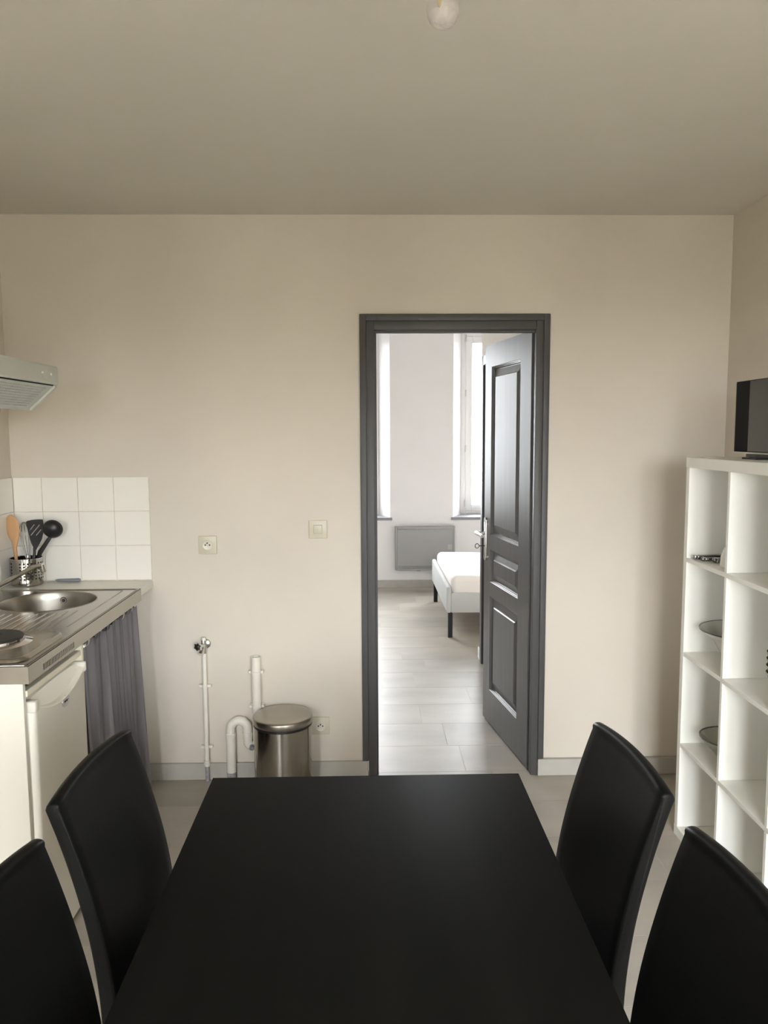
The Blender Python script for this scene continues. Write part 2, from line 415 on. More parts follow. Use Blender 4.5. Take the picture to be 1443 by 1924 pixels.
for (a, bq, c, d) in PAN:
    # stepped moulding round the recess
    mo = B()
    steps = [(0, 0.0), (0.0025, -0.0035), (0.0045, -0.004), (0.008, -0.0087), (0.010, -0.0092), (0.0145, -0.0152), (0.018, -0.0155), (0.018, -0.0185)]
    rings = [[(a + s, n, c + s), (bq - s, n, c + s), (bq - s, n, d - s), (a + s, n, d - s)] for s, n in steps]
    mo.rings(rings, cap=False)
    make('moulding', dm(mo), M['doorgrey'], door1, angle=20)
    pn = B(); bw = 0.034 if d - c > 0.3 else 0.028
    rings = [[(a + s, n, c + s), (bq - s, n, c + s), (bq - s, n, d - s), (a + s, n, d - s)] for s, n in ((0.012, -0.034), (0.012, -0.0175), (0.018 + bw, -0.0085), (0.0225 + bw, -0.0025))]
    pn.rings(rings)
    make('panel', dm(pn), M['doorgrey'], door1, angle=15)
for hz in (0.25, 1.05, 1.80):
    make('hinge', dm(B().cyl((-0.006, -0.034, hz), (-0.006, -0.034, hz + 0.09), 0.006, seg=12)), M['alu'], door1)
hb = B().box(0.634, 0.670, 0, 0.008, 0.905, 1.103, 0.003, 2).cyl((0.652, 0, 1.103), (0.652, 0.008, 1.103), 0.018).cyl((0.652, 0, 0.905), (0.652, 0.008, 0.905), 0.018)
hp = make('handle_plate', dm(hb), M['alu'], door1)
lv = B().cyl((0.652, 0.006, 1.036), (0.652, 0.052, 1.036), 0.009, seg=16).tube([(0.664, 0.052, 1.037), (0.64, 0.054, 1.037), (0.58, 0.055, 1.034), (0.545, 0.054, 1.032)], [0.010, 0.0105, 0.0095, 0.009], 14)
make('lever', dm(lv), M['alu'], hp)
kb = B().cyl((0.652, 0.006, 0.966), (0.652, 0.040, 0.966), 0.0028, seg=10)
kb.tube([(0.652, 0.050 + 0.011 * math.cos(t), 0.966 + 0.012 * math.sin(t)) for t in [2 * PI * k / 20 for k in range(21)]], 0.0022, 8, cap=False)
make('key', dm(kb), M['darkmetal'], hp)
bolt = B().box(DL - 0.001, DL + 0.002, -0.030, -0.012, 0.93, 1.08)
make('latch_plate', dm(bolt), M['alu'], door1)

# ---- second door in the partition
b = B()
for (y0, y1) in ((DY1 - 0.005, 5.212), (DY0 - 0.065, DY0 + 0.005)): b.box(PX - 0.014, PX + 0.02, y0, y1, 0, 2.075, 0.003, 2)
b.box(PX - 0.014, PX + 0.02, DY0 + 0.005, DY1 - 0.005, 2.01, 2.075, 0.003, 2)
struct('trim_2', b, M['greypaint'], 'grey door frame on the partition behind the open door', 'door frame')
d2 = struct('door_2', B().box(PX + 0.012, PX + 0.05, DY0 + 0.005, DY1 - 0.005, 0.008, 2.01), M['doorgrey'], 'closed grey door in the bedroom partition', 'door')
for (c, d) in ((0.2, 0.9), (1.05, 1.9)):
    pb = B(); rings = [[(n, DY0 + 0.12 + s, c + s), (n, DY1 - 0.12 - s, c + s), (n, DY1 - 0.12 - s, d - s), (n, DY0 + 0.12 + s, d - s)] for s, n in ((0, PX + 0.014), (0.0, PX + 0.008), (0.03, PX + 0.002))]
    make('panel', pb.rings(rings), M['doorgrey'], d2)

# ---- windows
def window(name, w, axis, at, sgn, label, hinges=False):
    """casement frame in an opening; axis x: plane y=at, room on the side -sgn"""
    a0, a1, z0, z1 = w; fw, dp = 0.052, 0.055
    def P(b, a, c, p, q, e0, e1, bev=0.004):   # a..c along wall, p..q depth from at outward, e heights
        y0, y1 = sorted((at + sgn * p, at + sgn * q))
        return b.box(a, c, y0, y1, e0, e1, bev, 2) if axis == 'x' else b.box(y0, y1, a, c, e0, e1, bev, 2)
    f = B()
    P(f, a0, a0 + fw, 0, dp, z0, z1); P(f, a1 - fw, a1, 0, dp, z0, z1); P(f, a0 + fw, a1 - fw, 0, dp, z0, z0 + 0.035); P(f, a0 + fw, a1 - fw, 0, dp, z1 - 0.05, z1)
    win = struct(name, f, M['whitepaint'], label, 'window')
    mid = (a0 + a1) / 2
    for (s0, s1) in ((a0 + fw - 0.004, mid), (mid, a1 - fw + 0.004)):
        sb = B(); sw = 0.066; e0, e1 = z0 + 0.036, z1 - 0.052
        P(sb, s0, s0 + sw, -0.012, 0.04, e0, e1); P(sb, s1 - sw, s1, -0.012, 0.04, e0, e1)
        P(sb, s0 + sw, s1 - sw, -0.012, 0.04, e0, e0 + sw); P(sb, s0 + sw, s1 - sw, -0.012, 0.04, e1 - sw, e1)
        sash = make('sash', sb, M['whitepaint'], win)
        pb = B(); P(pb, s0 + sw - 0.004, s1 - sw + 0.004, 0.014, 0.018, e0 + sw - 0.004, e1 - sw + 0.004, 0)
        make('pane', pb, M['pane'], sash)
    if hinges:
        for hz in (0.80, 1.37, 1.94, 2.50):
            for a in (a0 + fw - 0.006, a1 - fw + 0.006):
                y = at - sgn * 0.014
                make('hinge', B().cyl((a, y, hz), (a, y, hz + 0.07), 0.006, seg=12) if axis == 'x' else B().cyl((y, a, hz), (y, a, hz + 0.07), 0.006, seg=12), M['alu'], win)
    return win
for k, (w, lab) in enumerate(zip(FAR_WINDOWS, ('tall white bedroom window left of the convector heater', 'tall white bedroom window with hinges, above the bed'))):
    wn = window('window_%d' % (k + 1), w, 'x', YF + 0.27, 1, lab, True)
    a0, a1 = w[0], w[1]
    sb = B().hexa([(a0 - 0.13, YF - 0.02, 0.692), (a1 + 0.13, YF - 0.02, 0.692), (a1 + 0.001, YF + 0.275, 0.692), (a0 - 0.001, YF + 0.275, 0.692),
                   (a0 - 0.13, YF - 0.02, 0.72), (a1 + 0.13, YF - 0.02, 0.72), (a1 + 0.001, YF + 0.275, 0.72), (a0 - 0.001, YF + 0.275, 0.72)])
    make('sill', sb, M['sill'], wn)
for k, w in enumerate(REAR_WINDOWS):
    window('window_%d' % (k + 3), w, 'x', YR - 0.22, -1, ('window behind the viewer on the sink side', 'window behind the viewer on the shelf side')[k])
# ---- outside: street level and the house across the street
struct('street_ground', B().box(-60, 60, -60, 60, -3.7, -3.5), M['street'], 'grey street level far below the windows', 'ground')
fb = B().box(-30, 1.2, -21, -14, -3.5, 1.3)
fac = struct('house_exterior', fb, M['facade'], 'low warm rendered house across the street behind the viewer', 'building')
fac2 = struct('neighbour_exterior', B().box(1.2, 14, -21, -13.6, -3.5, 2.0), M['facade'], 'taller warm rendered house across the street behind the viewer', 'building')
for i in range(-5, 6):
    f_, y_ = (fac, -14.0) if i < 1 else (fac2, -13.6)
    for z in (-2.8, -0.4) if i < 1 else (-2.6, 0.2):
        make('shutter', B().box(i * 2.6 - 0.55, i * 2.6 + 0.55, y_, y_ + 0.06, z, z + 1.9, 0.01, 1), M['cream'], f_)

# ================================================================== KITCHENETTE
KX, KZ = -0.955, 0.925          # front edge and top height
KY0, KY1 = 2.142, 3.242
SC, SR = (-1.25, 3.01), 0.18    # basin centre, radius
kit = thing('sink_counter', (KX - 0.3, (KY0 + KY1) / 2, KZ), 'stainless steel kitchenette top with round sink, drainer and hotplates', 'sink')
circ = [(SC[0] + SR * 1.05 * math.cos(2 * PI * k / 48), SC[1] + SR * 1.05 * math.sin(2 * PI * k / 48), KZ) for k in range(48)]
tp = B().fill([[(XL + 0.002, KY0, KZ), (KX, KY0, KZ), (KX, KY1, KZ), (XL + 0.002, KY1, KZ)], circ], (0, 0, 1))
top = make('worktop', tp, M['steel'], kit)
fr = B()
vy0, vy1, vz0, vz1 = 2.246, 2.482, 0.884, 0.903
FB = KZ - 0.05
fr.box(KX - 0.004, KX, KY0, vy0, FB, KZ).box(KX - 0.004, KX, vy1, KY1, FB, KZ).box(KX - 0.004, KX, vy0, vy1, FB, vz0).box(KX - 0.004, KX, vy0, vy1, vz1, KZ)
nv = 21
for i in range(nv + 1):
    y = vy0 + (vy1 - vy0) * i / nv
    fr.box(KX - 0.004, KX, y - 0.0031, y + 0.0031, vz0, vz1)
fr.box(XL + 0.002, KX - 0.004, KY0, KY0 + 0.004, FB, KZ).box(XL + 0.002, KX - 0.004, KY1 - 0.004, KY1, FB, KZ)
make('front_apron', fr, M['steel'], kit)
make('vent_shadow_box', B().box(KX - 0.03, KX - 0.02, vy0 - 0.01, vy1 + 0.01, vz0 - 0.005, vz1 + 0.005), M['slot'], kit)
bs = B().lathe([(SR * 1.05, 0), (SR * 1.03, 0.0015), (SR * 1.0, 0.0), (SR * 0.985, -0.006), (SR * 0.97, -0.03), (SR * 0.94, -0.11), (SR * 0.88, -0.135), (SR * 0.7, -0.146), (SR * 0.25, -0.150), (0.0005, -0.150)], (SC[0], SC[1], KZ), 64)
basin = make('basin', bs, M['bowlsteel'], kit, angle=50)
a = math.radians(93); ov = Vector((SC[0] + 0.175 * math.cos(a), SC[1] + 0.175 * math.sin(a), KZ - 0.035)); inw = Vector((-math.cos(a), -math.sin(a), 0))
make('overflow_drain', B().lathe([(0.002, 0.004), (0.005, 0.005), (0.0065, 0.004), (0.007, 0)], ov + inw * 0.001, 16, axis=inw).lathe([(0.011, 0.001), (0.013, 0.002), (0.014, 0)], ov, 20, axis=inw), M['darkmetal'], basin)
make('drain', B().lathe([(0.001, 0.002), (0.02, 0.003), (0.035, 0.004), (0.038, 0)], (SC[0], SC[1], KZ - 0.151), 24), M['chrome'], basin)
dr = B()
for i in range(12):                      # drainer ribs between sink and hotplates
    x = -1.412 + i * 0.0305
    ye = SC[1] - math.sqrt(max(0.0, 0.215 ** 2 - (x - SC[0]) ** 2)) if abs(x - SC[0]) < 0.215 else 2.93
    ye = min(ye, 2.86)
    dr.loft([((x, 2.545, KZ - 0.002), (0.002, 0, 0), (0, 0, 0.001)), ((x, 2.56, KZ), (0.0055, 0, 0), (0, 0, 0.004)), ((x, (2.56 + ye) / 2, KZ), (0.005, 0, 0), (0, 0, 0.0042)), ((x, ye - 0.02, KZ), (0.004, 0, 0), (0, 0, 0.003)), ((x, ye, KZ - 0.002), (0.002, 0, 0), (0, 0, 0.001))], 12)
make('drainer_ribs', dr, M['steel'], kit, angle=60)
lip = B().tube([(XL + 0.02, KY1 - 0.012, KZ), (KX - 0.018, KY1 - 0.012, KZ), (KX - 0.012, KY1 - 0.02, KZ), (KX - 0.012, KY0 + 0.02, KZ), (KX - 0.018, KY0 + 0.012, KZ), (XL + 0.02, KY0 + 0.012, KZ)], 0.003, 8)
lip.tube([(-1.50, 3.215, KZ), (-1.035, 3.215, KZ), (-1.02, 3.20, KZ), (-1.02, 2.60, KZ)], 0.0022, 8)
make('pressed_edge', lip, M['steel'], kit, angle=60)
def rrect(x0, x1, y0, y1, r, z, n=6):
    pts = []
    for cx, cy, a0 in ((x1 - r, y1 - r, 0), (x0 + r, y1 - r, 90), (x0 + r, y0 + r, 180), (x1 - r, y0 + r, 270)):
        for k in range(n + 1):
            t = math.radians(a0 + 90 * k / n); pts.append((cx + r * math.cos(t), cy + r * math.sin(t), z))
    return pts
hobb = B().rings([rrect(-1.525, -0.985, 2.180, 2.515, 0.05, KZ - 0.001), rrect(-1.521, -0.989, 2.184, 2.511, 0.046, KZ + 0.008), rrect(-1.515, -0.995, 2.190, 2.505, 0.042, KZ + 0.010), rrect(-1.500, -1.010, 2.205, 2.490, 0.05, KZ + 0.004)])
hob = make('hob_plate', hobb, M['steel'], kit, angle=50)
for (x, y, r) in ((-1.17, 2.39, 0.09), (-1.40, 2.33, 0.073)):
    make('burner_ring', B().lathe([(r + 0.030, 0.003), (r + 0.018, 0.006), (r + 0.004, 0.010), (r + 0.003, 0.018), (r, 0.0185)], (x, y, KZ), 48), M['chrome'], hob)
    make('hotplate', B().lathe([(r, 0.012), (r, 0.022), (r - 0.003, 0.0245), (r - 0.010, 0.025), (r * 0.36, 0.025), (r * 0.34, 0.0235), (0.0005, 0.0235)], (x, y, KZ), 48), M['hotplate'], hob)

# filler strip of worktop
tag(make('worktop', B().box(XL + 0.001, KX, KY1 + 0.0005, YB - 0.0005, KZ - 0.032, KZ, 0.0015, 1), M['worktop']), 'pale laminate worktop strip between steel sink top and tiles', 'worktop')

# cabinet carcass
CX = KX - 0.020
cab = thing('kitchenette_cabinet', (KX - 0.3, (KY0 + KY1) / 2, 0), 'white and cream cabinet carcass under the steel sink top', 'cabinet')
make('side_panel', B().box(XL + 0.004, CX, KY0 + 0.006, KY0 + 0.022, 0, FB - 0.001, 0.001, 1), M['panel'], cab)
make('divider', B().box(XL + 0.02, CX + 0.006, 2.583, 2.599, 0, FB - 0.001, 0.001, 1), M['cream'], cab)
make('top_rail', B().box(CX - 0.018, CX + 0.004, KY0 + 0.0225, 2.5825, 0.829, 0.848, 0.002, 1), M['cream'], cab)
make('back_panel', B().box(XL + 0.004, XL + 0.012, KY0 + 0.023, KY1 - 0.002, 0, FB - 0.01), M['panel'], cab)

# fridge
FY0, FY1, FX = KY0 + 0.030, 2.578, -0.958
fg = thing('mini_fridge', (FX - 0.25, (FY0 + FY1) / 2, 0), 'small white under-counter fridge with a curved grip door', 'fridge')
make('body', B().box(XL + 0.03, FX - 0.045, FY0 + 0.004, FY1 - 0.002, 0.012, 0.812, 0.004, 2), M['bodywhite'], fg)
FZ = 0.812
def sag(t): return FZ - 0.006 - 0.052 * (1 - (2 * t - 1) ** 2)
N = 24; ys = [FY0 + (FY1 - FY0) * i / N for i in range(N + 1)]
prof = [(-0.040, 0.0), (-0.012, 0.0), (-0.004, 0.004), (0, 0.016)]
db = B()
def xoff(y):                             # rounded vertical door edges
    e = min(y - FY0, FY1 - y); r = 0.020
    return 0.0 if e >= r else -(r - math.sqrt(max(0, r * r - (r - e) ** 2)))
ysd = sorted(set([FY0 + 0.02 * (1 - math.cos(PI / 2 * k / 5)) for k in range(6)] + [FY1 - 0.02 * (1 - math.cos(PI / 2 * k / 5)) for k in range(6)] + ys[2:-2]))
rings_ = []
for y in ysd:
    t = (y - FY0) / (FY1 - FY0); zt = sag(t); xf = FX + xoff(y)
    rings_.append([(FX - 0.040, y, 0.018), (xf, y, 0.018), (xf, y, zt - 0.012), (xf + 0.004, y, zt - 0.006), (xf + 0.003, y, zt - 0.001), (xf - 0.006, y, zt), (FX - 0.040, y, zt)])
door = make('door', db.rings(rings_), M['bodywhite'], fg, angle=40)
gb = B().rings([[(FX - 0.040, y, sag((y - FY0) / (FY1 - FY0)) + 0.0005), (FX - 0.014 + xoff(y) * 0.6, y, sag((y - FY0) / (FY1 - FY0)) + 0.0005), (FX - 0.026 + xoff(y) * 0.6, y, FZ - 0.004 + 0.006 * math.sin(PI * (y - FY0) / (FY1 - FY0))), (FX - 0.040, y, FZ + 0.006 * math.sin(PI * (y - FY0) / (FY1 - FY0)))] for y in ysd])
make('grip', gb, M['bodywhite'], door, angle=40)
for y0, y1 in ((FY0 - 0.001, FY0 + 0.028), (FY1 - 0.016, FY1 + 0.001)):
    make('end_cap', B().box(FX - 0.036, FX + 0.006, y0, y1, FZ - 0.034, FZ + 0.001, 0.006, 3), M['panel'], door)
bc = (FX + 0.0015, 2.402, 0.736)
make('badge', B().lathe([(0.001, 0.0012), (0.0125, 0.0014), (0.0145, 0.0008), (0.015, -0.001)], (0, 0, 0), 32, axis=(1, 0, 0)).xf(Matrix.Translation(bc) @ Matrix.Diagonal((1, 2.0, 1.25, 1))), M['silver'], door)
sq = B()
for pts in ([(-0.018, -0.002), (-0.013, 0.004), (-0.010, -0.003), (-0.005, 0.004)], [(-0.003, -0.002), (0.002, 0.003), (0.005, -0.003), (0.009, 0.002), (0.016, 0.0005)]):
    sq.tube([(bc[0] + 0.0016, bc[1] + p[0], bc[2] + p[1]) for p in pts], 0.0011, 6)
make('badge_script', sq, M['darkmetal'], door)

# curtain on its rod
cy0, cy1 = 2.606, 3.205
cur = thing('sink_curtain', (CX, (cy0 + cy1) / 2, 0.45), 'grey violet fabric curtain hanging under the sink beside the fridge', 'curtain')
def cfn(u, v):
    y = cy0 + (cy1 + 0.03 * v - cy0) * u
    amp = 0.020 + 0.018 * v
    fold = math.sin(u * 2 * PI * 6.3 + 0.8 * math.sin(u * 9)) + 0.45 * math.sin(u * 2 * PI * 14.2 + 1 + v * 0.7)
    x = CX - 0.006 + amp * fold * 0.62 + 0.012 * v
    z = 0.861 - 0.008 * abs(math.sin(u * PI * 7)) * (1 - v) - v * 0.815
    return (x, y + 0.006 * math.cos(u * 40), z)
cl = make('cloth', B().grid(cfn, 120, 26), M['curtain'], cur, angle=80, solid=0.0015)
make('rod', B().cyl((CX - 0.008, 2.600, 0.8665), (CX - 0.008, KY1 - 0.004, 0.8665), 0.005, seg=12), M['hook'], cur)
for k_, u in enumerate((0.03, 0.125, 0.24, 0.345, 0.46, 0.565, 0.67, 0.775, 0.875, 0.97)):
    y = cy0 + (cy1 - cy0) * u; x = CX - 0.008
    prof_ = [(0.008 * math.cos(t), 0.8665 + (0.0072 * math.sin(t) if math.sin(t) > 0 else 0.030 * math.sin(t))) for t in [2 * PI * k / 16 for k in range(16)]]
    tb_ = B().rings([[(x + p, y + q, z) for p, z in prof_] for q in (-0.013, 0.0, 0.013)], cap=False)
    make('tab_loop', tb_, M['paleloop'] if k_ in (1, 7, 9) else M['curtain'], cur, solid=0.001)
make('rod_bracket', B().box(CX - 0.004, CX + 0.010, 2.600, 2.618, 0.850, 0.860, 0.002, 1), M['hook'], cur)

# tap
tp0 = Vector((-1.47, 2.70, KZ + 0.0006))
tap = thing('kitchen_tap', tp0, 'chrome tap with a long rising spout over the sink', 'tap')
make('body', B().lathe([(0.026, 0), (0.026, 0.006), (0.019, 0.010), (0.019, 0.075), (0.021, 0.078), (0.021, 0.10), (0.015, 0.108), (0.0005, 0.109)], tp0, 28), M['chrome'], tap)
make('lever', B().loft([(tp0 + Vector((0, 0, 0.107)), (0.006, 0, 0), (0, 0.006, 0)), (tp0 + Vector((0.0, -0.05, 0.122)), (0.007, 0, 0), (0, 0.0, 0.004)), (tp0 + Vector((0.0, -0.09, 0.130)), (0.008, 0, 0), (0, 0, 0.003))], 12), M['chrome'], tap)
spt = make('spout', B().tube([tp0 + Vector((0.01, 0.01, 0.055)), (-1.404, 2.775, 0.994), (-1.335, 2.86, 1.033), (-1.300, 2.915, 1.055), (-1.284, 2.94, 1.065), (-1.270, 2.962, 1.070), (-1.258, 2.980, 1.069)], 0.0085, 16), M['alu'], tap)
make('spout_tip', B().cyl((-1.256, 2.983, 1.075), (-1.252, 2.989, 1.046), 0.0115, seg=20), M['chrome'], spt)

# utensil pot with real perforations
PC = Vector((-1.477, 3.354, KZ)); PR, PH = 0.065, 0.118
pot = thing('utensil_pot', PC, 'perforated stainless steel utensil pot on the worktop', 'pot')
pb = B(); NC, z0, rows, rp = 26, 0.026, 6, 0.0133
def pp(a, z, r=PR): return PC + Vector((r * math.cos(a), r * math.sin(a), z))
da = 2 * PI / NC
skip = (4, 5, 17, 18)
for i in range(NC):
    a0 = i * da; a1 = a0 + da; am = a0 + da / 2
    for (q0, q1) in ((0.006, z0), (z0 + rows * rp, PH)):
        pb.bm.faces.new([pb.bm.verts.new(p) for p in (pp(a0, q0), pp(am, q0), pp(a1, q0), pp(a1, q1), pp(am, q1), pp(a0, q1))])
    for j in range(rows):
        q0 = z0 + j * rp; q1 = q0 + rp; qm = q0 + rp / 2
        outer = [pp(a1, qm), pp(a1, q1), pp(am, q1), pp(a0, q1), pp(a0, qm), pp(a0, q0), pp(am, q0), pp(a1, q0)]
        V = [pb.bm.verts.new(p) for p in outer]
        if i in skip: pb.bm.faces.new(V); continue
        hr = 0.0040
        inner = [pb.bm.verts.new(pp(am + hr / PR * math.cos(PI / 4 * k), qm + hr * math.sin(PI / 4 * k))) for k in range(8)]
        for k in range(8): pb.bm.faces.new((V[k], V[(k + 1) % 8], inner[(k + 1) % 8], inner[k]))
bmesh.ops.remove_doubles(pb.bm, verts=pb.bm.verts, dist=1e-5)
pb.lathe([(PR, 0.006), (PR - 0.002, 0.002), (PR - 0.006, 0.0), (0.0005, 0.0)], PC, 52)
potbody = make('body', pb, M['potsteel'], pot, angle=60)
make('shade_lining', B().lathe([(PR - 0.005, 0.100), (PR - 0.005, 0.004), (0.0005, 0.004)], PC, 40), M['slot'], pot)  # black inner shell added so the holes show as dark shade
make('rim', B().lathe([(PR - 0.001, PH - 0.002), (PR + 0.0012, PH - 0.001), (PR + 0.0012, PH + 0.001), (PR - 0.001, PH + 0.0015), (PR - 0.001, PH - 0.002)], PC, 52), M['chrome'], pot)
G = 'cooking utensils in the steel pot'
# wooden spoon
secs = []
for z, x, w, t in ((0.945, -1.512, 0.006, 0.006), (1.05, -1.517, 0.0072, 0.0065), (1.09, -1.519, 0.0085, 0.006), (1.115, -1.5185, 0.014, 0.006), (1.14, -1.521, 0.0235, 0.006), (1.165, -1.5235, 0.0295, 0.006), (1.19, -1.526, 0.0300, 0.0055), (1.212, -1.528, 0.024, 0.005), (1.226, -1.5295, 0.0145, 0.004), (1.232, -1.530, 0.004, 0.002)):
    secs.append(((x, 3.345, z), (w, 0, 0), (0, t, 0)))
tag(make('wooden_spoon', B().loft(secs, 20), M['wood'], angle=70), 'pale wooden spoon standing in the steel utensil pot', 'spoon', G)
# whisk
wk = thing('whisk', (-1.475, 3.365, KZ + 0.01), 'wire balloon whisk standing behind the wooden spoon', 'whisk', G)
wb = Vector((-1.474, 3.368, 1.035)); wa = Vector((-0.10, 0.05, 1)).normalized(); ws = wa.orthogonal().normalized(); wc = wa.cross(ws)
make('handle', B().tube([(-1.468, 3.360, KZ + 0.012), wb + wa * 0.015], [0.007, 0.008], 14), M['chrome'], wk)
for k in range(5):
    th = PI * k / 5; dvec = ws * math.cos(th) + wc * math.sin(th)
    pts = []
    for i in range(25):
        ang = PI * (i / 24)
        hgt = 0.162 * math.sin(ang) ** 0.75 if math.sin(ang) > 0 else 0
        rad = -0.033 * math.cos(ang) * (0.25 + 0.75 * min(1, math.sin(ang) * 1.35))
        pts.append(wb + wa * hgt + dvec * rad)
    make('wire', B().tube(pts, 0.0010, 6), M['darkwire'], wk, angle=80)
# slotted spatula
sp = thing('slotted_spatula', (-1.455, 3.355, KZ + 0.01), 'black slotted spatula standing between whisk and ladle', 'spatula', G)
def sxy(px, py, Y=3.352): return ((px - 688) / 1455.0 * Y * 1.0, Y, 1.575 - (py - 813 + 0.0074 * (px - 688)) / 1455.0 * Y)
def P2(lst): return [Vector(sxy(x / 9.02, 940 + y / 9.02)) for x, y in lst]
out_ = P2([(452, 365), (480, 348), (560, 332), (650, 325), (725, 325), (733, 340), (738, 430), (728, 560), (700, 660), (660, 740), (615, 810), (598, 850), (545, 850), (550, 800), (525, 735), (500, 660), (485, 560), (465, 460)])
def slotp(a, b_, w=0.0022):
    a, b_ = P2([a, b_]); d = (b_ - a).normalized(); n = Vector((-d.z, 0, d.x)); pts = []
    for c, s0 in ((b_, -90), (a, 90)):
        for k in range(5):
            t = math.radians(s0 + 180 * k / 4); pts.append(c + d * (w * math.cos(t)) + n * (w * math.sin(t)))
    return pts
sb_ = B().fill([out_, slotp((505, 512), (585, 415)), slotp((522, 595), (672, 420)), slotp((612, 595), (693, 502))], (0, -1, 0), 0.0035)
make('blade', sb_, M['blackplastic'], sp)
p_ = P2([(572, 840), (566, 900), (556, 960)])
make('handle', B().loft([(p_[0] + Vector((0, 0.0017, 0.004)), (0.0062, 0, 0), (0, 0.0035, 0)), (p_[1] + Vector((0, 0.002, 0)), (0.0062, 0, 0), (0, 0.005, 0)), (Vector((-1.458, 3.345, KZ + 0.012)), (0.008, 0, 0), (0, 0.006, 0))], 14), M['blackplastic'], sp)
# ladle
ld = thing('ladle', (-1.44, 3.36, KZ + 0.01), 'round black ladle leaning out of the utensil pot', 'ladle', G)
lc = Vector(sxy(896 / 9.02, 940 + 488 / 9.02)); lr = 0.0405
lprof = [(lr * math.cos(t), -lr * 0.72 * math.sin(t)) for t in [PI / 2 * (1 - k / 9) for k in range(9)]] + [(lr, 0.0), (lr + 0.001, 0.002), (lr - 0.001, 0.003)] + [((lr - 0.002) * math.cos(t), -(lr - 0.002) * 0.70 * math.sin(t) + 0.002) for t in [PI / 2 * k / 9 for k in range(9)]]
lprof = [(max(r, 0.0004), h) for r, h in lprof]
make('bowl', B().lathe(lprof, lc, 36, axis=Vector((-0.10, 0.93, 0.25))), M['blackplastic'], ld, angle=60)
h0, h1 = P2([(835, 640), (660, 890)])
make('handle', B().loft([(h0 + Vector((0.012, 0.006, 0.018)), (0.0055, 0, -0.004), (0, 0.003, 0)), (h0, (0.0062, 0, -0.0048), (0, 0.004, 0)), (h1, (0.0085, 0, -0.0062), (0, 0.004, 0)), (Vector((-1.466, 3.376, KZ + 0.016)), (0.007, 0, -0.003), (0, 0.004, 0))], 14), M['blackplastic'], ld)
# peeler
pe = thing('vegetable_peeler', (-1.33, 3.395, KZ), 'grey-handled peeler lying on the worktop under the tiles', 'peeler')
make('handle', B().loft([((-1.372, 3.392, KZ + 0.010), (0, 0.003, 0), (0, 0, 0.003)), ((-1.362, 3.393, KZ + 0.010), (0, 0.009, 0), (0, 0, 0.006)), ((-1.30, 3.396, KZ + 0.010), (0, 0.010, 0), (0, 0, 0.0075)), ((-1.272, 3.398, KZ + 0.010), (0, 0.010, 0), (0, 0, 0.008)), ((-1.265, 3.398, KZ + 0.010), (0, 0.006, 0), (0, 0, 0.005))], 16), M['greyplastic'], pe)
make('blade', B().loft([((-1.366, 3.392, KZ + 0.009), (0, 0.005, 0), (0, 0, 0.0015)), ((-1.39, 3.389, KZ + 0.006), (0, 0.007, 0), (0, 0, 0.0012)), ((-1.404, 3.387, KZ + 0.002), (0, 0.004, 0), (0, 0, 0.001))], 12), M['alu'], pe)

# extractor hood
HX, HY0, HY1 = -1.105, 2.235, 2.842
hd = thing('extractor_hood', (-1.33, (HY0 + HY1) / 2, 1.67), 'pale grey extractor hood on the wall above the hotplates', 'hood')
sh = B()
def hsec(y): return [(XL + 0.001, y, 1.668), (HX - 0.105, y, 1.668), (HX - 0.012, y, 1.7505), (HX - 0.004, y, 1.7505), (HX, y, 1.756), (HX, y, 1.810), (HX - 0.004, y, 1.816), (XL + 0.001, y, 1.816)]
sh.rings([hsec(HY0), hsec(HY1)])
make('body', sh, M['hood'], hd)
# slanted filter: a frame lip with a perforated sheet set into it
A = Vector((HX - 0.105, 0, 1.668)); D = Vector((HX - 0.012, 0, 1.7505)); sl = D - A; nn = Vector((sl.z, 0, -sl.x)).normalized()
def fp(s, y, n=0.0): p = A + sl * s + nn * n; return (p.x, y, p.z)
def fbox(b, s0, s1, y0, y1, n0, n1): b.hexa([fp(s0, y0, n0), fp(s1, y0, n0), fp(s1, y1, n0), fp(s0, y1, n0), fp(s0, y0, n1), fp(s1, y0, n1), fp(s1, y1, n1), fp(s0, y1, n1)])
lipb = B()
fbox(lipb, 0.0, 1.0, HY1 - 0.012, HY1, 0.0, 0.010); fbox(lipb, 0.0, 1.0, HY0, HY0 + 0.012, 0, 0.010); fbox(lipb, -0.04, 0.0, HY0, HY1, -0.002, 0.004)
make('filter_frame', lipb, M['hood'], hd)
gr = B(); rows_, s0, ds = 9, 0.05, 0.092
fbox(gr, 0.0, s0, HY0 + 0.012, HY1 - 0.012, 0.0008, 0.003)
yy0, yy1 = HY0 + 0.03, HY1 - 0.055
fbox(gr, s0, s0 + rows_ * ds, HY0 + 0.012, yy0, 0.0008, 0.003); fbox(gr, s0, s0 + rows_ * ds, yy1, HY1 - 0.012, 0.0008, 0.003)
fbox(gr, s0 + rows_ * ds, 0.975, HY0 + 0.012, HY1 - 0.012, 0.0008, 0.003)
ncol = 42; dy = (yy1 - yy0) / ncol
for j in range(rows_):
    fbox(gr, s0 + j * ds, s0 + (j + 0.58) * ds, yy0, yy1, 0.0008, 0.003)
    for i in range(ncol + 1):
        y = yy0 + dy * i
        fbox(gr, s0 + (j + 0.58) * ds, s0 + (j + 1) * ds, max(yy0, y - dy * 0.17), min(yy1, y + dy * 0.17), 0.0008, 0.003)
flt = make('filter_grille', gr, M['hoodgrille'], hd)
bk = B(); fbox(bk, 0.0, 1.0, HY0 + 0.012, HY1 - 0.012, 0.0002, 0.0006); make('filter_backing', bk, M['slot'], hd)
gp = B(); fbox(gp, 0.975, 1.0, HY0 + 0.012, HY1 - 0.02, 0.0, 0.0035); make('filter_gap', gp, M['slot'], hd)
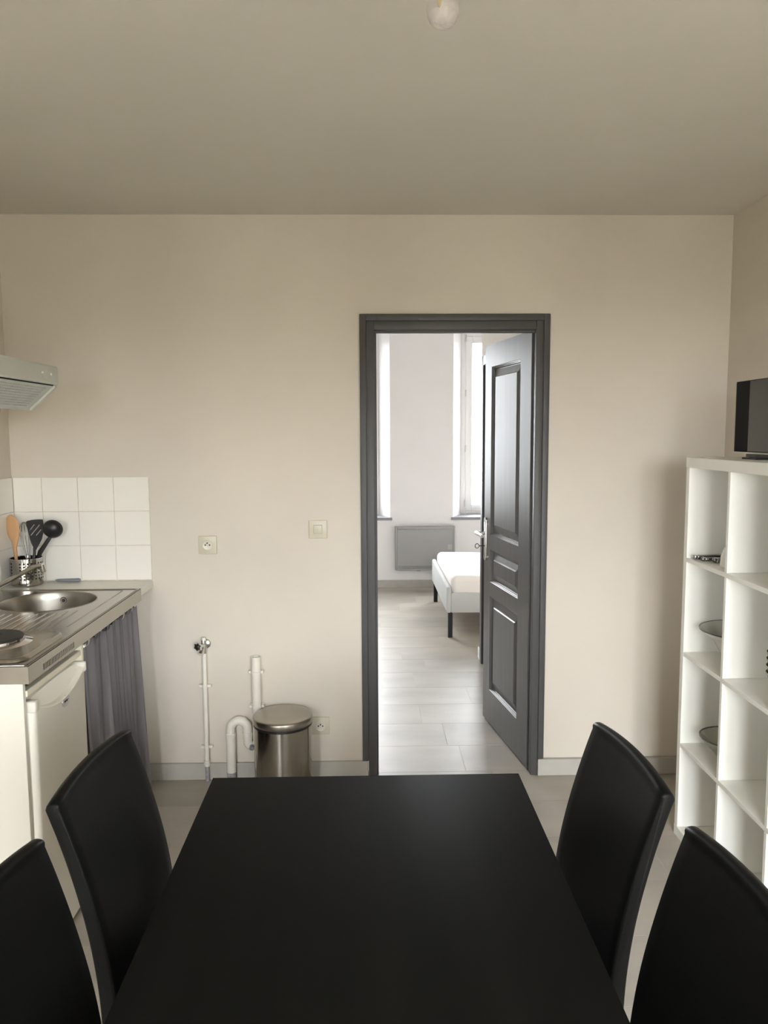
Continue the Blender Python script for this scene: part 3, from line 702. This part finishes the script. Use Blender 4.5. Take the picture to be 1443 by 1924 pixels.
for y in (2.706, 2.778):
    make('button', B().lathe([(0.0005, 0.0045), (0.0032, 0.0042), (0.0042, 0.003), (0.0042, 0)], (HX, y, 1.785), 16, axis=(1, 0, 0)), M['whitepaint'], hd)
make('button_plate', B().lathe([(0.0005, 0.0015), (0.016, 0.0012), (0.018, 0)], (0, 0, 0), 28, axis=(1, 0, 0)).xf(Matrix.Translation((HX, 2.742, 1.783)) @ Matrix.Diagonal((1, 1.7, 1, 1))), M['hood'], hd)
make('filter_catch', B().box(HX - 0.125, HX - 0.110, 2.600, 2.640, 1.662, 1.668).box(HX - 0.122, HX - 0.113, 2.612, 2.630, 1.648, 1.662, 0.001, 1), M['greyplastic'], hd)

# ================================================================== THINGS ON THE BACK WALL
def outlet(cx, cz, label):
    o = thing('wall_socket', (cx, YB, cz), label, 'socket')
    s, y = 0.0405, YB
    make('cover_plate', B().box(cx - s, cx + s, y - 0.010, y, cz - s, cz + s, 0.003, 2), M['ivory'], o)
    ax = (0, -1, 0)
    well = make('socket_well', B().lathe([(0.0235, 0.010), (0.0225, 0.012), (0.021, 0.011), (0.019, 0.0103), (0.0005, 0.0103)], (cx, y, cz), 32, axis=ax), M['ivorylight'], o)
    for dx in (-0.0095, 0.0095):
        make('contact_hole', B().cyl((cx + dx, y - 0.0108, cz), (cx + dx, y - 0.009, cz), 0.0034, seg=14), M['slot'], well)
    make('earth_pin', B().cyl((cx, y - 0.010, cz + 0.0095), (cx, y - 0.022, cz + 0.0095), 0.0026, seg=12), M['darkmetal'], well)
    return o
outlet(-0.707, 1.083, 'ivory wall socket left of the light switch, above the pipes')
outlet(-0.2175, 0.246, 'ivory wall socket low on the wall beside the pedal bin')
sw = thing('light_switch', (-0.2175, YB, 1.149), 'square ivory light switch beside the door frame', 'switch')
make('cover_plate', B().box(-0.258, -0.177, YB - 0.010, YB, 1.1085, 1.1895, 0.003, 2), M['ivory'], sw)
make('gap_frame', B().box(-0.237, -0.198, YB - 0.0104, YB - 0.009, 1.1300, 1.169), M['pipegrey'], sw)
make('rocker', B().box(-0.2358, -0.1992, YB - 0.0135, YB - 0.009, 1.1312, 1.1678, 0.0015, 2), M['ivory'], sw)

# water supply pipe
px, py = -0.734, YB - 0.020
wp = thing('water_pipe', (px, py, 0), 'thin white supply pipe with a chrome shut-off valve', 'pipe')
make('riser', B().tube([(px, py, 0.078), (px, py, 0.60)], 0.0098, 16), M['pipe'], wp)
make('bare_end', B().cyl((px, py, 0.0), (px, py, 0.075), 0.0095, seg=16), M['pipegrey'], wp)
make('fitting', B().cyl((px, py, 0.070), (px, py, 0.096), 0.0135, seg=18).cyl((px, py, 0.079), (px, py, 0.085), 0.0155, seg=18), M['pipe'], wp)
for z in (0.444, 0.160):
    make('clamp', B().cyl((px, py, z - 0.007), (px, py, z + 0.007), 0.0125, seg=18).box(px - 0.028, px + 0.028, py - 0.004, YB - 0.0005, z - 0.006, z + 0.006, 0.002, 1), M['pipe'], wp)
vz = 0.632
vb = make('valve_body', B().cyl((px, py, 0.596), (px, py, 0.655), 0.0125, seg=18).cyl((px, py, vz), (px - 0.017, py - 0.030, vz + 0.002), 0.011, seg=16), M['chrome'], wp)
make('wall_collar', B().lathe([(0.0005, 0.008), (0.014, 0.007), (0.0205, 0.002), (0.021, 0)], (px + 0.007, YB, vz + 0.002), 28, axis=(0, -1, 0)), M['alu'], wp)
make('pipe_stub', B().cyl((px, py, 0.645), (px, py, 0.668), 0.0095, seg=14), M['pipe'], wp)
hv = Vector((px - 0.014, py - 0.030, vz + 0.003)); hax = Vector((-0.35, -0.94, 0.05)).normalized()
star = []
q = Vector((0, 0, 1)).rotation_difference(hax)
pts = [hv + q @ Vector(((0.0195 if k % 2 == 0 else 0.0135) * math.cos(2 * PI * k / 12), (0.0195 if k % 2 == 0 else 0.0135) * math.sin(2 * PI * k / 12), 0)) for k in range(12)]
make('handwheel', B().prism(pts, hax * 0.014), M['chrome'], vb)
make('handwheel_cap', B().lathe([(0.0075, 0), (0.0075, 0.003), (0.005, 0.005), (0.0005, 0.0055)], hv + hax * 0.014, 18, axis=hax), M['darkmetal'], vb)
make('outlet_spigot', B().cyl((px - 0.006, py - 0.012, vz - 0.014), (px - 0.009, py - 0.030, vz - 0.034), 0.0115, seg=18), M['chrome'], vb)

# waste pipe with trap
wx, wy = -0.502, YB - 0.030
dp_ = thing('waste_pipe', (-0.56, wy, 0), 'white waste pipe with a swan-neck trap behind the pedal bin', 'pipe')
r = 0.0205
make('standpipe', B().lathe([(r * 0.83, 0.36), (r * 0.83, 0.40), (r, 0.40), (r, 0.02)], (wx, wy, 0.180), 28), M['pipe'], dp_)
make('pipe_mouth', B().cyl((wx, wy, 0.55), (wx, wy, 0.552), r * 0.82, seg=24), M['slot'], dp_)
for z in (0.508, 0.350):
    make('clamp', B().cyl((wx, wy, z - 0.006), (wx, wy, z + 0.006), r + 0.003, seg=24).box(wx - 0.034, wx + 0.034, wy - 0.003, YB - 0.0005, z - 0.006, z + 0.006, 0.002, 1), M['pipe'], dp_)
lx, rx = -0.622, -0.546
arc = [(lx, wy, 0.045), (lx, wy, 0.235)] + [((lx + rx) / 2 - 0.038 * math.cos(t), wy, 0.245 + 0.040 * math.sin(t)) for t in [PI * k / 12 for k in range(13)]] + [(rx, wy, 0.225)] + [((rx + wx) / 2 - 0.022 * math.cos(t), wy, 0.190 - 0.024 * math.sin(t)) for t in [PI * k / 10 for k in range(11)]] + [(wx, wy, 0.20)]
make('trap', B().tube(arc, r, 22), M['pipe'], dp_, angle=60)
for (x, z) in ((lx, 0.218), (rx, 0.222)):
    make('pipe_joint', B().lathe([(r, -0.010), (r + 0.0022, -0.008), (r + 0.0022, 0.008), (r, 0.010)], (x, wy, z), 24), M['pipe'], dp_)
make('bare_end', B().cyl((lx, wy, 0.0), (lx, wy, 0.050), r * 0.99, seg=22), M['pipegrey'], dp_)
make('cleanout_nut', B().cyl((-0.524, wy - 0.020, 0.172), (-0.524, wy - 0.034, 0.166), 0.012, seg=8), M['pipegrey'], dp_)

# pedal bin
BC = Vector((-0.374, 3.288, 0)); BR = 0.126
bn = thing('pedal_bin', BC, 'round stainless steel pedal bin against the wall by the door', 'bin')
make('base_ring', B().lathe([(0.10, 0.0), (BR + 0.003, 0.0), (BR + 0.003, 0.020), (BR, 0.024)], BC, 56), M['blackplastic'], bn)
make('body', B().lathe([(BR, 0.018), (BR, 0.312), (BR - 0.002, 0.314)], BC, 72), M['binsteel'], bn)
make('collar', B().lathe([(BR - 0.002, 0.308), (BR + 0.0025, 0.312), (BR + 0.0025, 0.322), (BR - 0.002, 0.326)], BC, 64), M['blackplastic'], bn)
lidp = [(BR + 0.003, 0.322), (BR + 0.0045, 0.324), (BR + 0.0045, 0.346), (BR + 0.003, 0.350), (BR - 0.002, 0.353), (BR * 0.8, 0.358), (BR * 0.45, 0.3615), (0.0005, 0.362)]
make('lid', B().lathe(lidp, BC, 72), M['lidsteel'], bn, angle=50)
make('pedal', B().box(BC.x - 0.03, BC.x + 0.03, BC.y - BR - 0.045, BC.y - BR + 0.01, 0.006, 0.016, 0.003, 2), M['blackplastic'], bn)

# ================================================================== DINING TABLE AND CHAIRS
TX0, TX1, TY0, TY1 = -0.380, 0.369, 0.620, 1.822
tbl = thing('dining_table', ((TX0 + TX1) / 2, (TY0 + TY1) / 2, 0), 'rectangular black-brown dining table with a thin plain top', 'table')
make('tabletop', B().box(TX0, TX1, TY0, TY1, 0.712, 0.740, 0.0018, 2), M['table'], tbl)
ap = B()
for (a_, b_, c_, d_) in ((TX0 + 0.06, TX1 - 0.06, TY0 + 0.01, TY0 + 0.03), (TX0 + 0.06, TX1 - 0.06, TY1 - 0.03, TY1 - 0.01), (TX0 + 0.01, TX0 + 0.03, TY0 + 0.055, TY1 - 0.055), (TX1 - 0.03, TX1 - 0.01, TY0 + 0.055, TY1 - 0.055)): ap.box(a_, b_, c_, d_, 0.64, 0.7115)
make('apron', ap, M['table'], tbl)
for x in (TX0 + 0.004, TX1 - 0.054):
    for y in (TY0 + 0.004, TY1 - 0.054):
        make('leg', B().box(x, x + 0.05, y, y + 0.05, 0, 0.7115, 0.002, 1), M['table'], tbl)

OUT = [(0.43, 0.0905), (0.50, 0.0875), (0.57, 0.0805), (0.64, 0.0695), (0.71, 0.054), (0.78, 0.035), (0.835, 0.0175), (0.880, 0.0015)]
CW = 0.185
def smooth(P, n=4):                      # Catmull-Rom through the measured profile
    out = []
    for i in range(len(P) - 1):
        a, b, c, d = P[max(i - 1, 0)], P[i], P[i + 1], P[min(i + 2, len(P) - 1)]
        for k in range(n):
            t = k / n
            out.append(tuple(0.5 * (2 * b[j] + (c[j] - a[j]) * t + (2 * a[j] - 5 * b[j] + 4 * c[j] - d[j]) * t * t + (3 * b[j] - a[j] - 3 * c[j] + d[j]) * t ** 3) for j in (0, 1)))
    return out + [P[-1]]
OUT = smooth(OUT)
def chair(loc, rz, label):
    ch = thing('dining_chair', (0, 0, 0), label, 'chair', 'black dining chairs around the table')
    X0 = -0.25
    def section(k):                       # k = shrink of the profile towards its middle
        pts = []
        th = lambda z: 0.029 + 0.004 * max(0, min(1, (0.80 - z) / 0.3))
        outer = [(X0 + x + k, z) for z, x in OUT]
        inner = [(X0 + x + th(z) - k, z) for z, x in OUT]
        xt0, zt = outer[-1]; xt1, _ = inner[-1]
        cap = []
        cx, rr = (xt0 + xt1) / 2, (xt1 - xt0) / 2
        for i in range(1, 8):
            t = PI - PI * i / 8
            cap.append((cx + rr * math.cos(t) + 0.003 * math.sin(t), zt + (0.015 - k) * math.sin(t) ** 0.7))
        return outer + cap + inner[::-1]
    ws = [-CW, -CW + 0.0015, -CW + 0.005] + [-CW + 0.005 + (2 * CW - 0.01) * i / 14 for i in range(1, 14)] + [CW - 0.005, CW - 0.0015, CW]
    ks = {0: 0.005, 1: 0.0018, 2: 0.0, len(ws) - 3: 0.0, len(ws) - 2: 0.0018, len(ws) - 1: 0.005}
    rings = []
    for i, w in enumerate(ws):
        q = 1 - (w / CW) ** 2
        rings.append([(x - 0.012 * q * max(0, (z - 0.45) / 0.45), w, z + 0.010 * q * max(0, (z - 0.6) / 0.3)) for x, z in section(ks.get(i, 0.0))])
    back = make('backrest', B().rings(rings), M['leather'], ch, angle=50)
    for sgn in (-1, 1):
        path = [(X0 + x + 0.029 + 0.004 * max(0, min(1, (0.80 - z) / 0.3)) - 0.0050, sgn * (CW - 0.0004), z) for z, x in OUT]
        st = B()
        for (p, q) in zip(path, path[1:]):
            p, q = Vector(p), Vector(q); n = max(1, int((q - p).length / 0.009))
            for i in range(n):
                st.tube([p.lerp(q, (i + 0.12) / n), p.lerp(q, (i + 0.85) / n)], 0.0010, 5)
        s_ = make('stitching', st, M['thread'], back); s_['kind'] = 'stuff'
    st = B().box(-0.155, 0.24, -CW + 0.006, CW - 0.006, 0.435, 0.475, 0.012, 3)
    make('seat', st, M['leather'], ch)
    make('seat_frame', B().box(-0.150, 0.23, -CW + 0.012, CW - 0.012, 0.395, 0.4345, 0.003, 1), M['leather'], ch)
    for x, y in ((0.21, -1), (0.21, 1), (-0.14, -1), (-0.14, 1)):
        yy = y * (CW - 0.035); dx = -0.04 if x < 0 else 0.0
        lg = B().hexa([(x - 0.013 + dx, yy - 0.013, 0), (x + 0.013 + dx, yy - 0.013, 0), (x + 0.013 + dx, yy + 0.013, 0), (x - 0.013 + dx, yy + 0.013, 0), (x - 0.018, yy - 0.018, 0.3945), (x + 0.018, yy - 0.018, 0.3945), (x + 0.018, yy + 0.018, 0.3945), (x - 0.018, yy + 0.018, 0.3945)])
        make('leg', lg, M['black'], ch)
    return ch
c0 = chair(None, 0, 'black leather-look chair beside the fridge, its full back visible')
CH = [(-0.590, 1.568, -3.7, None), (-0.590, 1.080, -3.7, 'black chair beside the white cabinet panel, nearer the viewer'),
      (0.569, 1.571, 183.7, 'black leather-look chair with stitched edge in front of the cube shelf'), (0.584, 1.086, 182.5, 'black chair nearer the viewer on the cube shelf side')]
for i, (x, y, a_, lab) in enumerate(CH):
    o = c0 if i == 0 else copy_tree(c0)
    if lab: o['label'] = lab
    rz = math.radians(a_)
    off = Matrix.Rotation(rz, 3, 'Z') @ Vector((0.25, 0, 0))
    o.location = (x + off.x, y + off.y, 0); o.rotation_euler = (0, 0, rz)

# ================================================================== CUBE SHELF AND WHAT STANDS ON IT
SX0, SX1, SY1, SH = 1.202, 1.592, 2.883, 1.478
COLS, CI, DT_, ST = 4, 0.309, 0.016, 0.028
SY0 = SY1 - 2 * ST - COLS * CI - (COLS - 1) * DT_
shf = thing('cube_shelf', ((SX0 + SX1) / 2, (SY0 + SY1) / 2, 0), 'tall white cube shelf unit standing along the wall', 'shelf')
make('top_board', B().box(SX0 - 0.001, SX1, SY0 - 0.002, SY1 + 0.002, SH - 0.038, SH, 0.001, 1), M['white'], shf)
make('bottom_board', B().box(SX0 - 0.001, SX1, SY0 - 0.002, SY1 + 0.002, 0, 0.038, 0.001, 1), M['white'], shf)
for y in (SY0, SY1 - ST): make('side_panel', B().box(SX0, SX1, y, y + ST, 0.0385, SH - 0.0385, 0.001, 1), M['white'], shf)
LV = [1.101, 0.738, 0.378]
for z in LV: make('shelf', B().box(SX0 + 0.0005, SX1 - 0.002, SY0 + ST + 0.0005, SY1 - ST - 0.0005, z - 0.016, z, 0.0008, 1), M['white'], shf)
zz = [0.0385] + [v for z in LV[::-1] for v in (z - 0.0165, z + 0.0005)] + [SH - 0.0385]
for k in range(1, COLS):
    y = SY1 - ST - k * CI - (k - 1) * DT_
    for j in range(4): make('divider', B().box(SX0 + 0.0005, SX1 - 0.002, y - DT_, y, zz[2 * j], zz[2 * j + 1], 0.0008, 1), M['white'], shf)

# television
tv = thing('television', (1.37, 2.61, SH), 'small flat black television on top of the white cube shelf', 'television')
make('housing', B().box(1.352, 1.385, 2.388, 2.832, 1.496, 1.753, 0.006, 2), M['tvbezel'], tv)
make('screen', B().box(1.3495, 1.3525, 2.398, 2.722, 1.502, 1.750, 0.0008, 1), M['screen'], tv)
make('dark_reflection_strip', B().box(1.3497, 1.3525, 2.7225, 2.816, 1.502, 1.750, 0.0008, 1), M['mattblack'], tv)  # matt strip added for the dark reflection at the screen's far end
for z0_, z1_ in ((1.4945, 1.4995), (1.7515, 1.7530)): make('silver_bezel', B().box(1.348, 1.3535, 2.387, 2.833, z0_, z1_), M['silver'], tv)
stn = make('stand', B().hexa([(1.33, 2.53, SH + 0.006), (1.39, 2.53, SH + 0.006), (1.39, 2.69, SH + 0.006), (1.33, 2.69, SH + 0.006), (1.335, 2.52, 1.4945), (1.385, 2.52, 1.4945), (1.385, 2.70, 1.4945), (1.335, 2.70, 1.4945)]), M['blackplastic'], tv)
make('foot', B().box(1.30, 1.44, 2.56, 2.66, SH, SH + 0.006, 0.002, 1), M['blackplastic'], tv)

# cutlery on the upper shelf
KG = 'steel cutlery on the upper shelf'
for i, (x, y, a_, h_, lab) in enumerate(((1.214, 2.815, 4, 0.016, 'long polished dark steel cutlery handle nearest the shelf side panel'), (1.226, 2.776, 3, 0.013, 'middle of the three dark polished cutlery handles on the shelf'), (1.252, 2.735, 3, 0.018, 'thick dark cutlery handle with a bright band, nearest the dish'))):
    kn = thing('cutlery_knife', (x, y, LV[0]), lab, 'cutlery', KG, math.radians(a_))
    mw = WM[kn.name]
    w = 0.011
    hb_ = B().box(0.010, 0.12, -w, w, 0.0005, h_, 0.003, 2).box(-0.002, 0.006, -w, w, 0.0005, h_, 0.003, 2).xf(mw)
    make('handle', hb_, M['darksteel'], kn)
    make('band', B().box(0.0055, 0.0105, -w - 0.0006, w + 0.0006, 0, h_ + 0.0006, 0.001, 1).xf(mw), M['chrome'], kn)
    make('blade', B().hexa([(0.119, -0.009, 0.004), (0.27, -0.002, 0.004), (0.28, 0.009, 0.004), (0.119, 0.009, 0.004), (0.119, -0.009, 0.0055), (0.27, -0.002, 0.0055), (0.28, 0.009, 0.0055), (0.119, 0.009, 0.0055)]).xf(mw), M['chrome'], kn)

def bowl(name, c, prof, m, label, cat, group=None, inner=None):
    o = thing(name, c, label, cat, group)
    make('body', B().lathe(prof, c, 56), m, o, angle=50)
    if inner: make('glazed_inside', B().lathe(inner[0], c, 48), inner[1], o, angle=50)
    return o
# white dish upside down against the divider
bowl('white_dish', (1.332, 2.6435, LV[0] + 0.0006), [(0.0005, 0.098), (0.035, 0.096), (0.060, 0.086), (0.080, 0.064), (0.090, 0.035), (0.093, 0.0), (0.090, 0.0), (0.087, 0.034), (0.077, 0.061), (0.058, 0.083), (0.0005, 0.094)], M['porcelain'], 'white rounded dish beside the cutlery on the upper shelf', 'dish')
sbw = bowl('salad_bowl', (1.357, 2.700, LV[1]), [(0.0005, 0.004), (0.050, 0.004), (0.060, 0.012), (0.085, 0.045), (0.103, 0.078), (0.122, 0.096), (0.151, 0.119), (0.152, 0.122), (0.149, 0.123), (0.120, 0.100), (0.100, 0.082), (0.082, 0.048), (0.057, 0.016), (0.0005, 0.008)], mat('milky_glass', (0.62, 0.615, 0.575), 0.25, coat=0.3), 'milky salad bowl with a wide flared rim, second shelf', 'bowl')
make('rim', B().lathe([(0.1495, 0.1195), (0.1530, 0.1205), (0.1530, 0.1245), (0.1490, 0.1245), (0.1495, 0.1195)], (1.357, 2.700, LV[1]), 64), M['greyglaze'], sbw)
gpf = [(0.0005, 0.003), (0.035, 0.003), (0.048, 0.014)] + [(0.048 + 0.060 * k / 12 + (0.0012 if k % 2 else 0), 0.014 + 0.070 * k / 12) for k in range(1, 13)]
gbw = bowl('glass_bowl', (1.322, 2.695, LV[2]), gpf + [(gr_ - 0.003, z_ + 0.002) for gr_, z_ in gpf[::-1] if gr_ > 0.01] + [(0.0005, 0.006)], M['clearglass'], 'clear ribbed glass bowl on the lowest open shelf', 'bowl')
make('rim', B().lathe([(0.105, 0.083), (0.109, 0.083), (0.1092, 0.0865), (0.105, 0.0868), (0.105, 0.083)], (1.322, 2.695, LV[2]), 56), M['greyglaze'], gbw)

# plates and bowls at the edge of the frame
for k in range(3):
    z = LV[0] + 0.0005 + 0.0135 * k; c = (1.396, 2.398, z)
    o = thing('dinner_plate', c, ('lowest plate', 'middle plate', 'topmost plate')[k] + ' in the dark-glazed stack on the upper shelf', 'plate', 'plates stacked on the upper shelf')
    make('body', B().lathe([(0.0005, 0.001), (0.06, 0.0), (0.07, 0.002), (0.108, 0.012), (0.1095, 0.0145), (0.107, 0.0155)], c, 56), M['porcelain'], o, angle=50)
    make('glazed_face', B().lathe([(0.0005, 0.004), (0.068, 0.005), (0.107, 0.0155)], c, 48), M['greyglaze'], o, angle=50)
for k in range(4):
    z = LV[1] + 0.0005 + 0.0225 * k; c = (1.377, 2.425, z)
    o = thing('cereal_bowl', c, ('lowest bowl', 'second bowl from the bottom', 'third bowl from the bottom', 'topmost bowl')[k] + ' in the grey-lined bowl stack on the shelf', 'bowl', 'bowls stacked on the second shelf')
    make('body', B().lathe([(0.0005, 0.001), (0.036, 0.0), (0.052, 0.010), (0.066, 0.026), (0.073, 0.044), (0.0745, 0.047), (0.0725, 0.048)], c, 52), M['porcelain'], o, angle=50)
    make('glazed_inside', B().lathe([(0.0725, 0.048), (0.070, 0.043), (0.062, 0.029), (0.046, 0.022), (0.0005, 0.0205)], c, 48), M['greyglaze'], o, angle=50)

# pendant bulb
PB = Vector((0.146, 1.50, 0))
pd = thing('pendant_bulb', (PB.x, PB.y, ZC), 'bare pendant bulb hanging from the ceiling', 'lamp')
gz = 2.342
make('glass', B().lathe([(0.0005, -0.0305), (0.010, -0.0288), (0.018, -0.0247), (0.0245, -0.018), (0.0285, -0.009), (0.0297, 0.0), (0.029, 0.010), (0.026, 0.021), (0.0205, 0.033), (0.0155, 0.045), (0.0135, 0.052)], (PB.x, PB.y, gz), 40), M['bulbglass'], pd, angle=70)
make('filament_support', B().lathe([(0.006, 0.055), (0.005, 0.030), (0.0035, 0.010), (0.0005, 0.006)], (PB.x - 0.006, PB.y, gz), 16), M['brass'], pd)
make('screw_cap', B().lathe([(0.0135, 0.05), (0.0138, 0.055), (0.0128, 0.058), (0.0138, 0.061), (0.0128, 0.064), (0.0138, 0.067), (0.012, 0.075)], (PB.x, PB.y, gz), 28), M['alu'], pd)
make('lamp_holder', B().lathe([(0.019, 0.062), (0.020, 0.066), (0.020, 0.100), (0.012, 0.112), (0.005, 0.114)], (PB.x, PB.y, gz), 28), M['whitepaint'], pd)
make('cord', B().cyl((PB.x, PB.y, gz + 0.113), (PB.x, PB.y, ZC), 0.003, seg=10), M['whitepaint'], pd)
make('ceiling_rose', B().lathe([(0.035, 0), (0.035, -0.008), (0.028, -0.014), (0.004, -0.016)], (PB.x, PB.y, ZC), 28), M['whitepaint'], pd)

# ================================================================== BEDROOM
rx0, rx1, rz0, rz1, ry = 0.284, 0.888, 0.190, 0.634, YF
rad = thing('convector_heater', ((rx0 + rx1) / 2, ry, rz0), 'grey electric convector heater on the bedroom wall', 'heater')
fr_ = B()
for s in ((rx0, rx0 + 0.022, rz0, rz1), (rx1 - 0.022, rx1, rz0, rz1), (rx0 + 0.022, rx1 - 0.022, rz1 - 0.03, rz1), (rx0 + 0.022, rx1 - 0.022, rz0, rz0 + 0.016)): fr_.box(s[0], s[1], ry - 0.085, ry - 0.012, s[2], s[3], 0.006, 2)
make('casing', fr_, M['radiator'], rad)
make('front_panel', B().box(rx0 + 0.021, rx1 - 0.021, ry - 0.080, ry - 0.014, rz0 + 0.046, rz1 - 0.029, 0.002, 1), M['radiator'], rad)
gl = B()
for k in range(46):
    x = rx0 + 0.026 + k * 0.01205
    gl.box(x, x + 0.006, ry - 0.080, ry - 0.0622, rz0 + 0.016, rz0 + 0.046)
make('grille_backing', B().box(rx0 + 0.021, rx1 - 0.021, ry - 0.062, ry - 0.014, rz0 + 0.0155, rz0 + 0.046), M['radiator'], rad)
g_ = make('outlet_grille', gl, M['radiatorlight'], rad); g_['kind'] = 'stuff'
make('control_panel', B().box(rx1 - 0.075, rx1 - 0.035, ry - 0.083, ry - 0.078, rz0 + 0.21, rz0 + 0.26, 0.001, 1), M['radiatorlight'], rad)
make('wall_bracket', B().box((rx0 + rx1) / 2 - 0.2, (rx0 + rx1) / 2 + 0.2, ry - 0.015, ry - 0.0005, rz0 + 0.1, rz0 + 0.3).tube([(0.50, ry - 0.03, 0.191), (0.51, ry - 0.03, 0.178), (0.535, ry - 0.03, 0.178), (0.545, ry - 0.03, 0.191)], 0.003, 8), M['radiator'], rad)

bx0, bx1, by0, by1 = 0.606, 2.66, 5.815, 7.13
bed = thing('bed_frame', ((bx0 + bx1) / 2, (by0 + by1) / 2, 0), 'grey upholstered bed frame on slim black legs', 'bed')
make('footboard', B().box(bx0, bx0 + 0.036, by0, by1, 0.195, 0.400, 0.012, 3), M['bedgrey'], bed)
for y in (by0 + 0.006, by1 - 0.036): make('side_rail', B().box(bx0 + 0.0365, bx1, y, y + 0.030, 0.196, 0.348, 0.006, 2), M['bedgrey'], bed)
make('headboard', B().box(bx1, bx1 + 0.05, by0, by1, 0.19, 0.95, 0.015, 3), M['bedgrey'], bed)
sl_ = B()
for k in range(12): sl_.box(bx0 + 0.08 + k * 0.165, bx0 + 0.15 + k * 0.165, by0 + 0.0365, by1 - 0.0365, 0.268, 0.282)
s_ = make('slats', sl_, M['wood'], bed); s_['kind'] = 'stuff'
for x in (bx0 + 0.014, bx1 - 0.04):
    for y in (by0 + 0.012, by1 - 0.042): make('leg', B().box(x, x + 0.034, y, y + 0.034, 0, 0.1955), M['black'], bed)
mt = B().box(bx0 + 0.039, bx1 - 0.005, by0 + 0.0375, by1 - 0.0375, 0.2825, 0.474, 0.045, 5)
bmesh.ops.subdivide_edges(mt.bm, edges=[e for e in mt.bm.edges if e.calc_length() > 0.5], cuts=20, use_grid_fill=True)
for v in mt.bm.verts:
    if v.co.z > 0.44: v.co.z += 0.004 * math.sin(v.co.x * 7) * math.sin(v.co.y * 6)
tag(make('mattress', mt, M['sheet'], angle=60), 'white mattress with a fitted sheet on the grey bed', 'mattress')
